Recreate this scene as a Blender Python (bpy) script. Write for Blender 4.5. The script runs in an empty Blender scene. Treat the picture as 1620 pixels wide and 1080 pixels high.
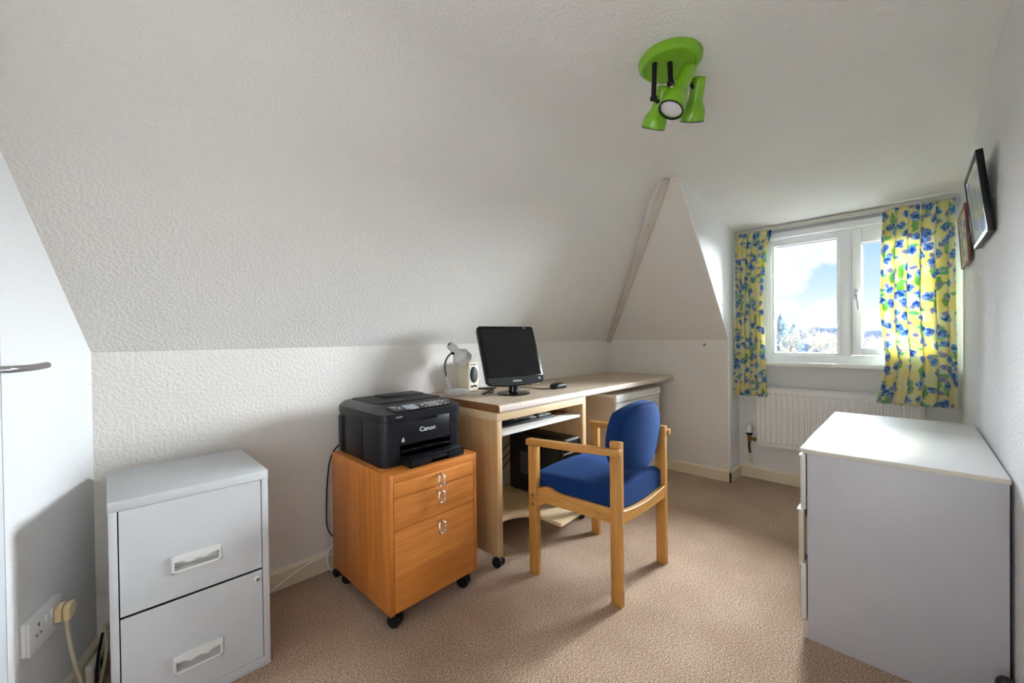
import bpy, bmesh, math, random
from mathutils import Vector, Matrix
R = math.radians
random.seed(7)
scn = bpy.context.scene
COL = scn.collection

# ------------------------------------------------------------ camera
cam_d = bpy.data.cameras.new('camera'); cam = bpy.data.objects.new('camera', cam_d); COL.objects.link(cam)
cam_d.sensor_width = 36.0; cam_d.lens = 36.0 * 639.19 / 1620.0; cam_d.clip_start = 0.02; cam_d.clip_end = 2000
yw, pt, ro = R(44.722), R(-0.5007), R(-0.6922)
fw = Vector((math.cos(yw)*math.cos(pt), math.sin(yw)*math.cos(pt), math.sin(pt)))
rt = Vector((math.sin(yw), -math.cos(yw), 0)); up = rt.cross(fw)
cx = rt*math.cos(ro) + up*math.sin(ro); cy = -rt*math.sin(ro) + up*math.cos(ro)
cam.matrix_world = Matrix(((cx.x, cy.x, -fw.x, 0), (cx.y, cy.y, -fw.y, 0), (cx.z, cy.z, -fw.z, 1.1), (0, 0, 0, 1)))
scn.camera = cam
scn.view_settings.view_transform = 'Standard'; scn.view_settings.look = 'None'
scn.view_settings.gamma = 1.0; scn.view_settings.use_curve_mapping = False
scn.view_settings.exposure = -0.09
scn.cycles.diffuse_bounces = 8; scn.cycles.max_bounces = 12; scn.cycles.transparent_max_bounces = 16

# ------------------------------------------------------------ sky
def nd(nt, t, **kw):
    n = nt.nodes.new(t)
    for k, v in kw.items():
        if k.startswith('i_'):
            key = k[2:]; key = int(key) if key.isdigit() else key.replace('_', ' ')
            n.inputs[key].default_value = v
        else: setattr(n, k, v)
    return n
def lk(nt, a, b): nt.links.new(a, b)
def lin(h):
    h = h.lstrip('#'); o = []
    for i in (0, 2, 4):
        c = int(h[i:i+2], 16)/255.0; o.append(c/12.92 if c <= .04045 else ((c+.055)/1.055)**2.4)
    return (*o, 1)
def ramp(nt, fac, stops, interp='LINEAR'):
    n = nt.nodes.new('ShaderNodeValToRGB'); n.color_ramp.interpolation = interp
    e = n.color_ramp.elements
    while len(e) < len(stops): e.new(0.5)
    for el, (p, c) in zip(e, stops): el.position = p; el.color = c if len(c) == 4 else (*c, 1)
    lk(nt, fac, n.inputs[0]); return n.outputs[0]
def mth(nt, op, a, b=None, clamp=False):
    n = nt.nodes.new('ShaderNodeMath'); n.operation = op; n.use_clamp = clamp
    for i, v in enumerate((a, b)):
        if v is None: continue
        if isinstance(v, (int, float)): n.inputs[i].default_value = v
        else: lk(nt, v, n.inputs[i])
    return n.outputs[0]
def mixc(nt, fac, a, b, mode='MIX'):
    n = nt.nodes.new('ShaderNodeMix'); n.data_type = 'RGBA'; n.blend_type = mode
    for i, v in ((0, fac), (6, a), (7, b)):
        if isinstance(v, (int, float, tuple)): n.inputs[i].default_value = v
        else: lk(nt, v, n.inputs[i])
    return n.outputs[2]

w = bpy.data.worlds.new('sky'); scn.world = w; w.use_nodes = True
nt = w.node_tree; nt.nodes.clear()
tc = nd(nt, 'ShaderNodeTexCoord'); sep = nd(nt, 'ShaderNodeSeparateXYZ'); lk(nt, tc.outputs['Generated'], sep.inputs[0])
sky = ramp(nt, sep.outputs[2], [(0.0, (1.0, 1.0, 1.0)), (0.03, (.96, .98, 1.0)), (0.09, (.66, .82, 1.0)), (0.17, (.42, .66, 1.0)), (0.6, (.25, .48, .9))])
nz = nd(nt, 'ShaderNodeTexNoise', i_Scale=9.0, i_Detail=9.0, i_Roughness=.6); lk(nt, tc.outputs['Generated'], nz.inputs['Vector'])
def blob(d, r):
    v = nd(nt, 'ShaderNodeVectorMath', operation='DISTANCE'); lk(nt, tc.outputs['Generated'], v.inputs[0]); v.inputs[1].default_value = d
    return mth(nt, 'SUBTRACT', 1.0, mth(nt, 'DIVIDE', v.outputs['Value'], r), True)
bl = blob((.973, .190, .138), .085)
for d, r in (((.979, .150, .160), .06), ((.982, .105, .162), .05), ((.97, .21, .17), .07), ((.992, .12, .03), .06), ((.975, .20, .02), .08)):
    bl = mth(nt, 'MAXIMUM', bl, blob(d, r))
cm = mth(nt, 'ADD', mth(nt, 'MULTIPLY', bl, .95), mth(nt, 'SUBTRACT', nz.outputs[0], .5))
cm = ramp(nt, cm, [(.30, (0, 0, 0)), (.50, (1, 1, 1))])
nz2 = nd(nt, 'ShaderNodeTexNoise', i_Scale=22.0, i_Detail=6.0); lk(nt, tc.outputs['Generated'], nz2.inputs['Vector'])
cc = ramp(nt, nz2.outputs[0], [(.35, (.84, .88, .96)), (.6, (1, 1, 1))])
bg = nd(nt, 'ShaderNodeBackground', i_Strength=1.28); lk(nt, mixc(nt, cm, sky, cc), bg.inputs[0])
lk(nt, bg.outputs[0], nd(nt, 'ShaderNodeOutputWorld').inputs[0])

# ------------------------------------------------------------ lights
def lamp(name, typ, loc, target, energy, color, **kw):
    d = bpy.data.lights.new(name, typ); d.energy = energy; d.color = color
    for k, v in kw.items(): setattr(d, k, v)
    o = bpy.data.objects.new(name, d); COL.objects.link(o); o.location = loc
    o.rotation_euler = (Vector(target)-Vector(loc)).to_track_quat('-Z', 'Y').to_euler(); return o
# hazy daylight from the open sky in front of the window
lamp('daylight', 'SUN', (9, -.85, 3.2), (0, .9, 1.0), 140.0, (.88, .94, 1.0), angle=R(64))
# unseen fill lamp added behind the camera to lift the room
lamp('fill_light', 'AREA', (-.62, .36, .90), (1.5, 1.0, 1.95), 12.5, (.97, .98, 1.0), shape='RECTANGLE', size=.95, size_y=1.0)

# ------------------------------------------------------------ materials
MAT = {}
def mat(name, col='#ffffff', rough=.5, metal=0.0, spec=.5, noise=None, bump=None, coat=0.0, coord='Object'):
    """noise=(scale, '#hex', lo, hi[, stretch]); bump=(scale, strength, distance[, detail])"""
    m = bpy.data.materials.new(name); m.use_nodes = True; nt = m.node_tree
    b = nt.nodes['Principled BSDF']; b.inputs['Base Color'].default_value = lin(col); b.inputs['Roughness'].default_value = rough
    b.inputs['Metallic'].default_value = metal; b.inputs['Specular IOR Level'].default_value = spec; b.inputs['Coat Weight'].default_value = coat
    tc = nd(nt, 'ShaderNodeTexCoord')
    if noise:
        s, c2, lo, hi = noise[:4]; mp = nd(nt, 'ShaderNodeMapping'); lk(nt, tc.outputs[coord], mp.inputs[0])
        if len(noise) > 4: mp.inputs['Scale'].default_value = noise[4]
        n = nd(nt, 'ShaderNodeTexNoise', i_Scale=s, i_Detail=6.0, i_Roughness=.6); lk(nt, mp.outputs[0], n.inputs['Vector'])
        lk(nt, ramp(nt, n.outputs[0], [(lo, lin(col)), (hi, lin(c2))]), b.inputs['Base Color'])
    if bump:
        n = nd(nt, 'ShaderNodeTexNoise', i_Scale=bump[0], i_Detail=bump[3] if len(bump) > 3 else 3.0); lk(nt, tc.outputs[coord], n.inputs['Vector'])
        bp = nd(nt, 'ShaderNodeBump', i_Strength=bump[1], i_Distance=bump[2]); lk(nt, n.outputs[0], bp.inputs['Height']); lk(nt, bp.outputs[0], b.inputs['Normal'])
    MAT[name] = m; return m
def plaster(name, col, scale, strength, dist, col2=None):
    m = mat(name, col, .85, spec=.2); nt = m.node_tree; b = nt.nodes['Principled BSDF']
    tc = nd(nt, 'ShaderNodeTexCoord')
    n1 = nd(nt, 'ShaderNodeTexNoise', i_Scale=scale, i_Detail=3.0, i_Roughness=.55); lk(nt, tc.outputs['Object'], n1.inputs['Vector'])
    h = ramp(nt, n1.outputs[0], [(.38, (0, 0, 0)), (.66, (1, 1, 1))])
    bp = nd(nt, 'ShaderNodeBump', i_Strength=strength, i_Distance=dist); lk(nt, h, bp.inputs['Height']); lk(nt, bp.outputs[0], b.inputs['Normal'])
    n2 = nd(nt, 'ShaderNodeTexNoise', i_Scale=2.2, i_Detail=4.0); lk(nt, tc.outputs['Object'], n2.inputs['Vector'])
    lk(nt, ramp(nt, n2.outputs[0], [(.35, lin(col)), (.7, lin(col2 or col))]), b.inputs['Base Color'])
    return m
def wood(name, dark, light, axis, scale=1.0, rough=.42, fine=1.0):
    """grain lines running along the given object axis"""
    m = mat(name, light, rough, spec=.4); nt = m.node_tree; b = nt.nodes['Principled BSDF']
    tc = nd(nt, 'ShaderNodeTexCoord'); mp = nd(nt, 'ShaderNodeMapping'); lk(nt, tc.outputs['Object'], mp.inputs[0])
    s = [38.0*scale]*3; s['xyz'.index(axis)] = 1.6*scale; mp.inputs['Scale'].default_value = s
    n1 = nd(nt, 'ShaderNodeTexNoise', i_Scale=1.0, i_Detail=5.0, i_Roughness=.65); lk(nt, mp.outputs[0], n1.inputs['Vector'])
    n2 = nd(nt, 'ShaderNodeTexNoise', i_Scale=5.0, i_Detail=3.0); lk(nt, mp.outputs[0], n2.inputs['Vector'])
    f = mth(nt, 'ADD', mth(nt, 'MULTIPLY', n1.outputs[0], .75), mth(nt, 'MULTIPLY', n2.outputs[0], .25*fine))
    lk(nt, ramp(nt, f, [(.34, lin(dark)), (.62, lin(light))]), b.inputs['Base Color'])
    bp = nd(nt, 'ShaderNodeBump', i_Strength=.06, i_Distance=.002); lk(nt, f, bp.inputs['Height']); lk(nt, bp.outputs[0], b.inputs['Normal'])
    return m

plaster('plaster_slope', '#e9e7e2', 105, .34, .005, '#e5e4e0')
plaster('plaster_knee', '#ebe8e3', 85, .36, .005, '#e8e5df')
plaster('plaster_smooth', '#e6e6e6', 60, .16, .004)
plaster('plaster_far', '#e0dcd6', 40, .10, .004, '#e4e1da')
plaster('plaster_right', '#e8e9ea', 110, .60, .005)
mat('cream_gloss', '#e6dcc6', .35, noise=(6, '#dfd2b8', .4, .75))
mat('white_gloss', '#f2f2f0', .28)
mat('white_upvc', '#f4f6f8', .25)
mat('bead_white', '#efefec', .5)
mat('trim_taupe', '#cbc3b8', .6, noise=(14, '#bdb3a6', .4, .7))
mat('cabinet_grey', '#ced1d4', .42, noise=(5, '#c6cacd', .4, .7))
mat('handle_grey', '#e9eae8', .4)
mat('gap_shade', '#0c0c0e', .8)  # near-black stand-in for the shade inside gaps, slots and hollow carcasses
mat('chrome', '#d8d8d8', .18, 1.0)
mat('steel', '#a8a8a8', .3, 1.0)
mat('black_plastic', '#121316', .38, spec=.3, bump=(900, .05, .001))
mat('black_gloss', '#0b0c0e', .10)
mat('printer_black', '#15161b', .30, spec=.28, bump=(1200, .06, .001))
mat('printer_lid', '#0f0f12', .5, spec=.2, bump=(700, .12, .001))
mat('black_rubber', '#101012', .55)
mat('screen_off', '#101011', .12, spec=.4)
mat('bezel_gloss', '#10141a', .12, spec=.9, coat=1.0)
mat('casing_black', '#050507', .2, spec=.3)
mat('lcd_grey', '#98a0a8', .3)
mat('print_white', '#e8ecf0', .5)
mat('beige_side', '#cdbfae', .5)
mat('white_lam', '#eeeeea', .35)
mat('chest_shaded', '#c2c2c7', .38, noise=(3, '#bcbcc2', .4, .7))  # white carcass greyed: the shade on its side is in the colour
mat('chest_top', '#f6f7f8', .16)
mat('chest_edge', '#d9d4c6', .4)
mat('chest_drawer', '#d9d8d4', .4)
mat('chest_beige', '#cfc3b0', .4)
mat('green_enamel', '#74aa1a', .26, coat=.2)
mat('bulb_glass', '#e6e4ea', .12)
mat('radiator_white', '#eeedea', .38)
mat('brass', '#8a6a35', .4, .8)
mat('copper_old', '#4a2c20', .55, .3)
mat('valve_white', '#f0f0f0', .4)
mat('cream_plastic', '#e4dcc4', .45)
mat('lamp_white', '#dfe0df', .45)
mat('speaker_cloth', '#1c2a2e', .5, bump=(500, .3, .002))
mat('grey_arm', '#55575c', .4, .3)
mat('cable_white', '#e9e5dc', .5)
mat('cable_beige', '#cfc6a8', .5)
mat('plug_beige', '#d8c49a', .45)
mat('socket_white', '#eef0f0', .35)
mat('brown_pad', '#7a4a2e', .6)
mat('silver_plastic', '#b8bcc4', .25, .7)
mat('frame_black', '#0d0e12', .35, spec=.25)
mat('frame_brown', '#6e3a22', .4, noise=(30, '#54290f', .4, .7, (6, 1, 1)))
mat('frame_edge', '#b9a98c', .5)
mat('rail_grey', '#c6c2b8', .5)
mat('dark_post', '#141211', .5, noise=(20, '#2c2119', .5, .8))
mat('handle_shaded', '#c3c8d0', .35)  # white handle, its grey shading put into the colour
mat('door_white', '#e2e6ea', .5)
wood('pine_orange_v', '#a05a20', '#c47a36', 'z', rough=.38)
wood('pine_orange_h', '#b0662a', '#d1873e', 'x', rough=.38)
wood('pine_orange_top', '#b0662a', '#d1873e', 'x', rough=.38)
wood('beech_v', '#a87434', '#c8934e', 'z', scale=1.2)
wood('beech_y', '#a87434', '#c8934e', 'y', scale=1.2)
wood('beech_x', '#a87434', '#c8934e', 'x', scale=1.2)
wood('maple_v', '#b08e60', '#c4a478', 'z', scale=1.4, rough=.45)
wood('maple_x', '#d3b78e', '#e0c8a2', 'x', scale=1.4, rough=.45)
mat('chip_core', '#8a5c34', .7, noise=(160, '#6d4423', .4, .65))
mat('worktop_lam', '#cbb9a4', .30, noise=(20, '#b39d85', .35, .7, (1, 2.5, 1)))
mat('worktop_front', '#ddd0c4', .33, noise=(120, '#c3b0a0', .35, .68))

# carpet
m = mat('carpet', '#a98568', .95, spec=.08); nt = m.node_tree; b = nt.nodes['Principled BSDF']
tc = nd(nt, 'ShaderNodeTexCoord')
n1 = nd(nt, 'ShaderNodeTexNoise', i_Scale=205.0, i_Detail=3.0, i_Roughness=.8); lk(nt, tc.outputs['Object'], n1.inputs['Vector'])
n2 = nd(nt, 'ShaderNodeTexNoise', i_Scale=3.0, i_Detail=5.0); lk(nt, tc.outputs['Object'], n2.inputs['Vector'])
ca = ramp(nt, n1.outputs[0], [(.37, lin('#6b5443')), (.5, lin('#b3957c')), (.63, lin('#e8d5c2'))])
cb = ramp(nt, n2.outputs[0], [(.3, lin('#e2dcd4')), (.7, lin('#ffffff'))])
lk(nt, mixc(nt, 1.0, ca, cb, 'MULTIPLY'), b.inputs['Base Color'])
bp = nd(nt, 'ShaderNodeBump', i_Strength=.7, i_Distance=.006); lk(nt, n1.outputs[0], bp.inputs['Height']); lk(nt, bp.outputs[0], b.inputs['Normal'])
b.inputs['Sheen Weight'].default_value = .15

# blue upholstery
m = mat('blue_cloth', '#173f86', .9, spec=.1); nt = m.node_tree; b = nt.nodes['Principled BSDF']
tc = nd(nt, 'ShaderNodeTexCoord')
n1 = nd(nt, 'ShaderNodeTexNoise', i_Scale=420.0, i_Detail=2.0); lk(nt, tc.outputs['Object'], n1.inputs['Vector'])
lk(nt, ramp(nt, n1.outputs[0], [(.35, lin('#091d48')), (.65, lin('#16386e'))]), b.inputs['Base Color'])
bp = nd(nt, 'ShaderNodeBump', i_Strength=.35, i_Distance=.002); lk(nt, n1.outputs[0], bp.inputs['Height']); lk(nt, bp.outputs[0], b.inputs['Normal'])
b.inputs['Sheen Weight'].default_value = .22; b.inputs['Sheen Tint'].default_value = lin('#6f9be0')

# window glass
m = bpy.data.materials.new('window_glass'); m.use_nodes = True; nt = m.node_tree; nt.nodes.clear(); MAT['window_glass'] = m
fr = nd(nt, 'ShaderNodeFresnel', i_IOR=1.35); tr = nd(nt, 'ShaderNodeBsdfTransparent'); tr.inputs[0].default_value = (.97, .985, .99, 1)
gl = nd(nt, 'ShaderNodeBsdfGlossy', i_Roughness=.02); ms = nd(nt, 'ShaderNodeMixShader')
lk(nt, fr.outputs[0], ms.inputs[0]); lk(nt, tr.outputs[0], ms.inputs[1]); lk(nt, gl.outputs[0], ms.inputs[2])
lk(nt, ms.outputs[0], nd(nt, 'ShaderNodeOutputMaterial').inputs[0])

# curtain cloth: yellow ground, blue flowers, green leaves
m = bpy.data.materials.new('floral_cloth'); m.use_nodes = True; nt = m.node_tree; nt.nodes.clear(); MAT['floral_cloth'] = m
tc = nd(nt, 'ShaderNodeTexCoord'); uv = tc.outputs['UV']
wz = nd(nt, 'ShaderNodeTexNoise', i_Scale=26.0, i_Detail=2.0); lk(nt, uv, wz.inputs['Vector'])
wv = nd(nt, 'ShaderNodeVectorMath', operation='SCALE'); wv.inputs['Scale'].default_value = .034
ws = nd(nt, 'ShaderNodeVectorMath', operation='SUBTRACT'); lk(nt, wz.outputs[1], ws.inputs[0]); ws.inputs[1].default_value = (.5, .5, .5)
lk(nt, ws.outputs[0], wv.inputs[0])
uvw = nd(nt, 'ShaderNodeVectorMath', operation='ADD'); lk(nt, uv, uvw.inputs[0]); lk(nt, wv.outputs[0], uvw.inputs[1])
def voro(scale, sx=1.0, sy=1.0, off=(0, 0, 0), rot=0.0, rnd=.85):
    mp = nd(nt, 'ShaderNodeMapping'); lk(nt, uvw.outputs[0], mp.inputs[0]); mp.inputs['Scale'].default_value = (sx, sy, 1)
    mp.inputs['Location'].default_value = off; mp.inputs['Rotation'].default_value = (0, 0, rot)
    v = nd(nt, 'ShaderNodeTexVoronoi', voronoi_dimensions='2D', i_Scale=scale, i_Randomness=rnd); lk(nt, mp.outputs[0], v.inputs['Vector']); return v
ng = nd(nt, 'ShaderNodeTexNoise', i_Scale=9.0, i_Detail=3.0); lk(nt, uv, ng.inputs['Vector'])
ground = ramp(nt, ng.outputs[0], [(.36, lin('#eee29a')), (.50, lin('#efe8b2')), (.60, lin('#f0eed2')), (.74, lin('#dde2ac'))])
lf = voro(12.0, 1.0, .38, (.37, .11, 0), .55)
lmask = ramp(nt, lf.outputs['Distance'], [(.16, (1, 1, 1)), (.22, (0, 0, 0))])
c1 = mixc(nt, lmask, ground, ramp(nt, ng.outputs[0], [(.4, lin('#7db36e')), (.6, lin('#a9cf84'))]))
lf2 = voro(13.0, .40, 1.0, (.9, .5, 0), -.5)
lmask2 = ramp(nt, lf2.outputs['Distance'], [(.11, (1, 1, 1)), (.16, (0, 0, 0))])
c1 = mixc(nt, lmask2, c1, lin('#8fc6a0'))
fl2 = voro(12.5, 1, 1, (.21, .66, 0))
mk2 = ramp(nt, fl2.outputs['Distance'], [(.17, (1, 1, 1)), (.21, (0, 0, 0))])
c1 = mixc(nt, mk2, c1, ramp(nt, fl2.outputs['Distance'], [(.02, lin('#8f93b4')), (.19, lin('#b7b6cc'))]))
fl = voro(11.5, 1, 1.05, (0, 0, 0))
mk = ramp(nt, fl.outputs['Distance'], [(.27, (1, 1, 1)), (.31, (0, 0, 0))])
pn = nd(nt, 'ShaderNodeTexNoise', i_Scale=60.0, i_Detail=2.0); lk(nt, uv, pn.inputs['Vector'])
pf = mth(nt, 'ADD', mth(nt, 'MULTIPLY', pn.outputs[0], .8), mth(nt, 'MULTIPLY', fl.outputs['Distance'], .6))
petal = ramp(nt, pf, [(.34, lin('#3f5d98')), (.46, lin('#5f85bd')), (.56, lin('#93b3da')), (.68, lin('#cbdcef'))])
c1 = mixc(nt, mk, c1, petal)
df = nd(nt, 'ShaderNodeBsdfDiffuse'); tl = nd(nt, 'ShaderNodeBsdfTranslucent'); ms = nd(nt, 'ShaderNodeMixShader', i_0=.30)
lk(nt, c1, df.inputs[0]); lk(nt, c1, tl.inputs[0]); lk(nt, df.outputs[0], ms.inputs[1]); lk(nt, tl.outputs[0], ms.inputs[2])
lk(nt, ms.outputs[0], nd(nt, 'ShaderNodeOutputMaterial').inputs[0])

# framed prints; lightened tones stand in for reflections on the glass
def print_mat(name, a, b_, c_, sc):
    m = mat(name, a, .08); nt = m.node_tree; b = nt.nodes['Principled BSDF']; tc = nd(nt, 'ShaderNodeTexCoord')
    n = nd(nt, 'ShaderNodeTexNoise', i_Scale=sc, i_Detail=5.0); lk(nt, tc.outputs['Object'], n.inputs['Vector'])
    lk(nt, ramp(nt, n.outputs[0], [(.35, lin(a)), (.5, lin(b_)), (.65, lin(c_))]), b.inputs['Base Color']); return m
print_mat('print_pale', '#a9bccb', '#d9e2df', '#eeeee2', 12)
print_mat('print_soft', '#9ab6c3', '#d3dfcf', '#eeebd2', 14)
# outdoors
mat('field', '#464a38', .9, noise=(.15, '#504a3c', .4, .7))
mat('hill_hazed', '#dfdfea', .95, noise=(.5, '#cdcedd', .4, .65))  # haze and overexposure painted in as near-white hills, conifers and bark
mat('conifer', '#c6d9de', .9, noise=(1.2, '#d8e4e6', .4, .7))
mat('bark_hazed', '#cabfb4', .9)
mat('shrub', '#767c52', .9, noise=(1.5, '#8a8a62', .4, .7))

# ------------------------------------------------------------ mesh helpers
class MB:
    def __init__(s): s.bm = bmesh.new(); s.uv = None
    def join(s, t):
        me = bpy.data.meshes.new('t'); t.to_mesh(me); t.free(); s.bm.from_mesh(me); bpy.data.meshes.remove(me); return s
    def hexa(s, p, bev=0.0, seg=2):
        """8 corners: bottom 4 (ccw) then top 4"""
        t = bmesh.new(); v = [t.verts.new(q) for q in p]
        for f in ((3, 2, 1, 0), (4, 5, 6, 7), (0, 1, 5, 4), (1, 2, 6, 5), (2, 3, 7, 6), (3, 0, 4, 7)): t.faces.new([v[i] for i in f])
        bmesh.ops.recalc_face_normals(t, faces=t.faces)
        if bev: bmesh.ops.bevel(t, geom=list(t.edges), offset=bev, segments=seg, profile=.5, affect='EDGES')
        return s.join(t)
    def box(s, x0, x1, y0, y1, z0, z1, bev=0.0, seg=2):
        return s.hexa([(x0, y0, z0), (x1, y0, z0), (x1, y1, z0), (x0, y1, z0), (x0, y0, z1), (x1, y0, z1), (x1, y1, z1), (x0, y1, z1)], bev, seg)
    def prism(s, pts, vec, bev=0.0, seg=2):
        """closed outline of 3D points swept along vec"""
        t = bmesh.new(); n = len(pts); vec = Vector(vec)
        a = [t.verts.new(p) for p in pts]; b = [t.verts.new(Vector(p)+vec) for p in pts]
        t.faces.new(a); t.faces.new(b[::-1])
        for i in range(n): t.faces.new([a[i], b[i], b[(i+1) % n], a[(i+1) % n]])
        bmesh.ops.recalc_face_normals(t, faces=t.faces)
        if bev: bmesh.ops.bevel(t, geom=list(t.edges), offset=bev, segments=seg, profile=.5, affect='EDGES')
        return s.join(t)
    def tube(s, pts, r, n=10, caps=True, smooth=0):
        pts = [Vector(p) for p in pts]
        for _ in range(smooth):
            q = [pts[0]]
            for a, b in zip(pts, pts[1:]): q += [a*.75+b*.25, a*.25+b*.75]
            q.append(pts[-1]); pts = q
        rs = r if isinstance(r, (list, tuple)) else [r]*len(pts)
        if len(rs) != len(pts): rs = [rs[0]+(rs[-1]-rs[0])*i/(len(pts)-1) for i in range(len(pts))]
        t = bmesh.new(); rings = []; u = None
        for i, p in enumerate(pts):
            d = (pts[min(i+1, len(pts)-1)]-pts[max(i-1, 0)]).normalized()
            if u is None: u = d.orthogonal().normalized()
            u = (u-d*u.dot(d)).normalized(); v = d.cross(u)
            rings.append([t.verts.new(p+(u*math.cos(k*2*math.pi/n)+v*math.sin(k*2*math.pi/n))*rs[i]) for k in range(n)])
        for a, b in zip(rings, rings[1:]):
            for k in range(n): t.faces.new([a[k], a[(k+1) % n], b[(k+1) % n], b[k]])
        if caps: t.faces.new(rings[0][::-1]); t.faces.new(rings[-1])
        bmesh.ops.recalc_face_normals(t, faces=t.faces); return s.join(t)
    def lathe(s, prof, origin, axis=(0, 0, 1), n=32, caps=True):
        """prof: (radius, height) list along axis"""
        o = Vector(origin); d = Vector(axis).normalized(); u = d.orthogonal().normalized(); v = d.cross(u)
        t = bmesh.new(); rings = []
        for r, h in prof:
            if r < 1e-6: rings.append([t.verts.new(o+d*h)])
            else: rings.append([t.verts.new(o+d*h+(u*math.cos(k*2*math.pi/n)+v*math.sin(k*2*math.pi/n))*r) for k in range(n)])
        for a, b in zip(rings, rings[1:]):
            for k in range(n):
                q = []
                for x in (a[k % len(a)], a[(k+1) % len(a)], b[(k+1) % len(b)], b[k % len(b)]):
                    if x not in q: q.append(x)
                if len(q) > 2: t.faces.new(q)
        for rr, fl in ((rings[0], True), (rings[-1], False)):
            if caps and len(rr) > 1: t.faces.new(rr[::-1] if fl else rr)
        bmesh.ops.recalc_face_normals(t, faces=t.faces); return s.join(t)
    def rbox(s, h, r, cuts=10, fn=None):
        """rounded box with half sizes h round the origin; fn maps each point"""
        t = bmesh.new(); bmesh.ops.create_cube(t, size=2.0)
        bmesh.ops.subdivide_edges(t, edges=list(t.edges), cuts=cuts, use_grid_fill=True)
        for v in t.verts:
            p = [math.copysign(abs(c)**.72, c)*hh for c, hh in zip(v.co, h)]
            inn = [max(-(hh-r), min(hh-r, c)) for c, hh in zip(p, h)]
            d = Vector(p)-Vector(inn)
            q = Vector(inn)+(d.normalized()*r if d.length > 1e-9 else d)
            v.co = fn(q) if fn else q
        bmesh.ops.recalc_face_normals(t, faces=t.faces); return s.join(t)
    def plate_hole(s, x0, x1, z0, z1, y0, y1, hx0, hx1, hz0, hz1):
        s.box(x0, hx0, y0, y1, z0, z1); s.box(hx1, x1, y0, y1, z0, z1)
        s.box(hx0, hx1, y0, y1, z0, hz0); s.box(hx0, hx1, y0, y1, hz1, z1); return s
    def xf(s, M):
        bmesh.ops.transform(s.bm, matrix=M, verts=s.bm.verts); return s

ORIG = {}
def obj(name, mb, material, parent=None, smooth=35):
    me = bpy.data.meshes.new(name); mb.bm.to_mesh(me); mb.bm.free()
    o = bpy.data.objects.new(name, me); COL.objects.link(o)
    for mm in (material if isinstance(material, (list, tuple)) else [material]): me.materials.append(MAT[mm])
    if parent:
        org = ORIG[parent.name]; o.parent = parent; ORIG[o.name] = org
        if org.length > 0: me.transform(Matrix.Translation(-org))
    else: ORIG[o.name] = Vector((0, 0, 0))
    me.shade_smooth(); me.set_sharp_from_angle(angle=R(smooth))
    return o
def meta(o, label, cat, group=None, kind=None):
    o['label'] = label; o['category'] = cat
    if group: o['group'] = group
    if kind: o['kind'] = kind
    return o
def thing(name, label, cat, loc, rz=None, group=None):
    """Empty at the base. rz None: parts are given in world coordinates; else in the thing's own."""
    o = bpy.data.objects.new(name, None); COL.objects.link(o); o.empty_display_size = .05
    o.location = loc; ORIG[o.name] = Vector(loc) if rz is None else Vector((0, 0, 0))
    if rz is not None: o.rotation_euler = (0, 0, rz)
    return meta(o, label, cat, group)
def solo(name, mb, material, label, cat, group=None, smooth=35):
    c = Vector((0, 0, 0)); lo = 1e9
    for v in mb.bm.verts: c += v.co; lo = min(lo, v.co.z)
    c /= len(mb.bm.verts); c.z = lo
    mb.xf(Matrix.Translation(-c)); o = obj(name, mb, material, None, smooth); o.location = c; ORIG[o.name] = c
    return meta(o, label, cat, group)
def struct(name, mb, material, parent=None, smooth=35, label=None):
    o = obj(name, mb, material, parent, smooth)
    if not parent: o['kind'] = 'structure'
    if label: o['label'] = label
    return o
def text_mb(body, size, depth=.0006):
    cu = bpy.data.curves.new('t', 'FONT'); cu.body = body; cu.size = size; cu.extrude = depth; cu.align_x = 'CENTER'; cu.align_y = 'CENTER'
    cu.resolution_u = 3
    to = bpy.data.objects.new('t', cu); COL.objects.link(to)
    dg = bpy.context.evaluated_depsgraph_get(); me = bpy.data.meshes.new_from_object(to.evaluated_get(dg))
    mb = MB(); mb.bm.from_mesh(me); bpy.data.meshes.remove(me); bpy.data.objects.remove(to); bpy.data.curves.remove(cu)
    return mb
XZ = Matrix(((1, 0, 0, 0), (0, 0, -1, 0), (0, 1, 0, 0), (0, 0, 0, 1)))     # text plane stood upright, facing -y

# ------------------------------------------------------------ room shell
YL, XF, YC, XW, ZK = 2.0, 3.283, .972, 3.52, 1.067
def wall_r(x): return -.203
mb = MB(); mb.box(-1.4, 3.7, -.4, 2.15, -.1, 0); struct('floor', mb, 'carpet', label='beige brown carpet covering the whole floor')
# ceiling: steep plastered slope rounding over into the flat ceiling and the dormer's
def ceil_z(x, y):
    zc = 2.055 if x < 2.2 else 2.055-.150*(x-2.2)**2/((x-2.2)+.18)
    tt = max(0, min(1, (x+.1)/3.38)); m_ = 1.31*(1-tt)+1.04*tt
    zm = ZK+m_*(YL-y); k = .16*(1-tt)+.07*tt
    h = max(0, min(1, .5+.5*(zc-zm)/k)); return zc*(1-h)+zm*h-k*h*(1-h)
mb = MB(); nx, ny = 96, 72; X0, X1, Y0, Y1 = -1.35, 3.66, -.36, 2.02
g = [[mb.bm.verts.new((X0+(X1-X0)*i/nx, Y0+(Y1-Y0)*j/ny, ceil_z(X0+(X1-X0)*i/nx, Y0+(Y1-Y0)*j/ny))) for j in range(ny+1)] for i in range(nx+1)]
for i in range(nx):
    for j in range(ny): mb.bm.faces.new([g[i][j], g[i][j+1], g[i+1][j+1], g[i+1][j]])
struct('ceiling', mb, 'plaster_slope', smooth=60, label='white stippled sloping and flat attic ceiling')
mb = MB(); mb.box(-.2, XF+.1, YL, YL+.1, 0, ZK+.02); struct('wall_left', mb, 'plaster_knee', label='low white knee wall below the long slope')
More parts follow.
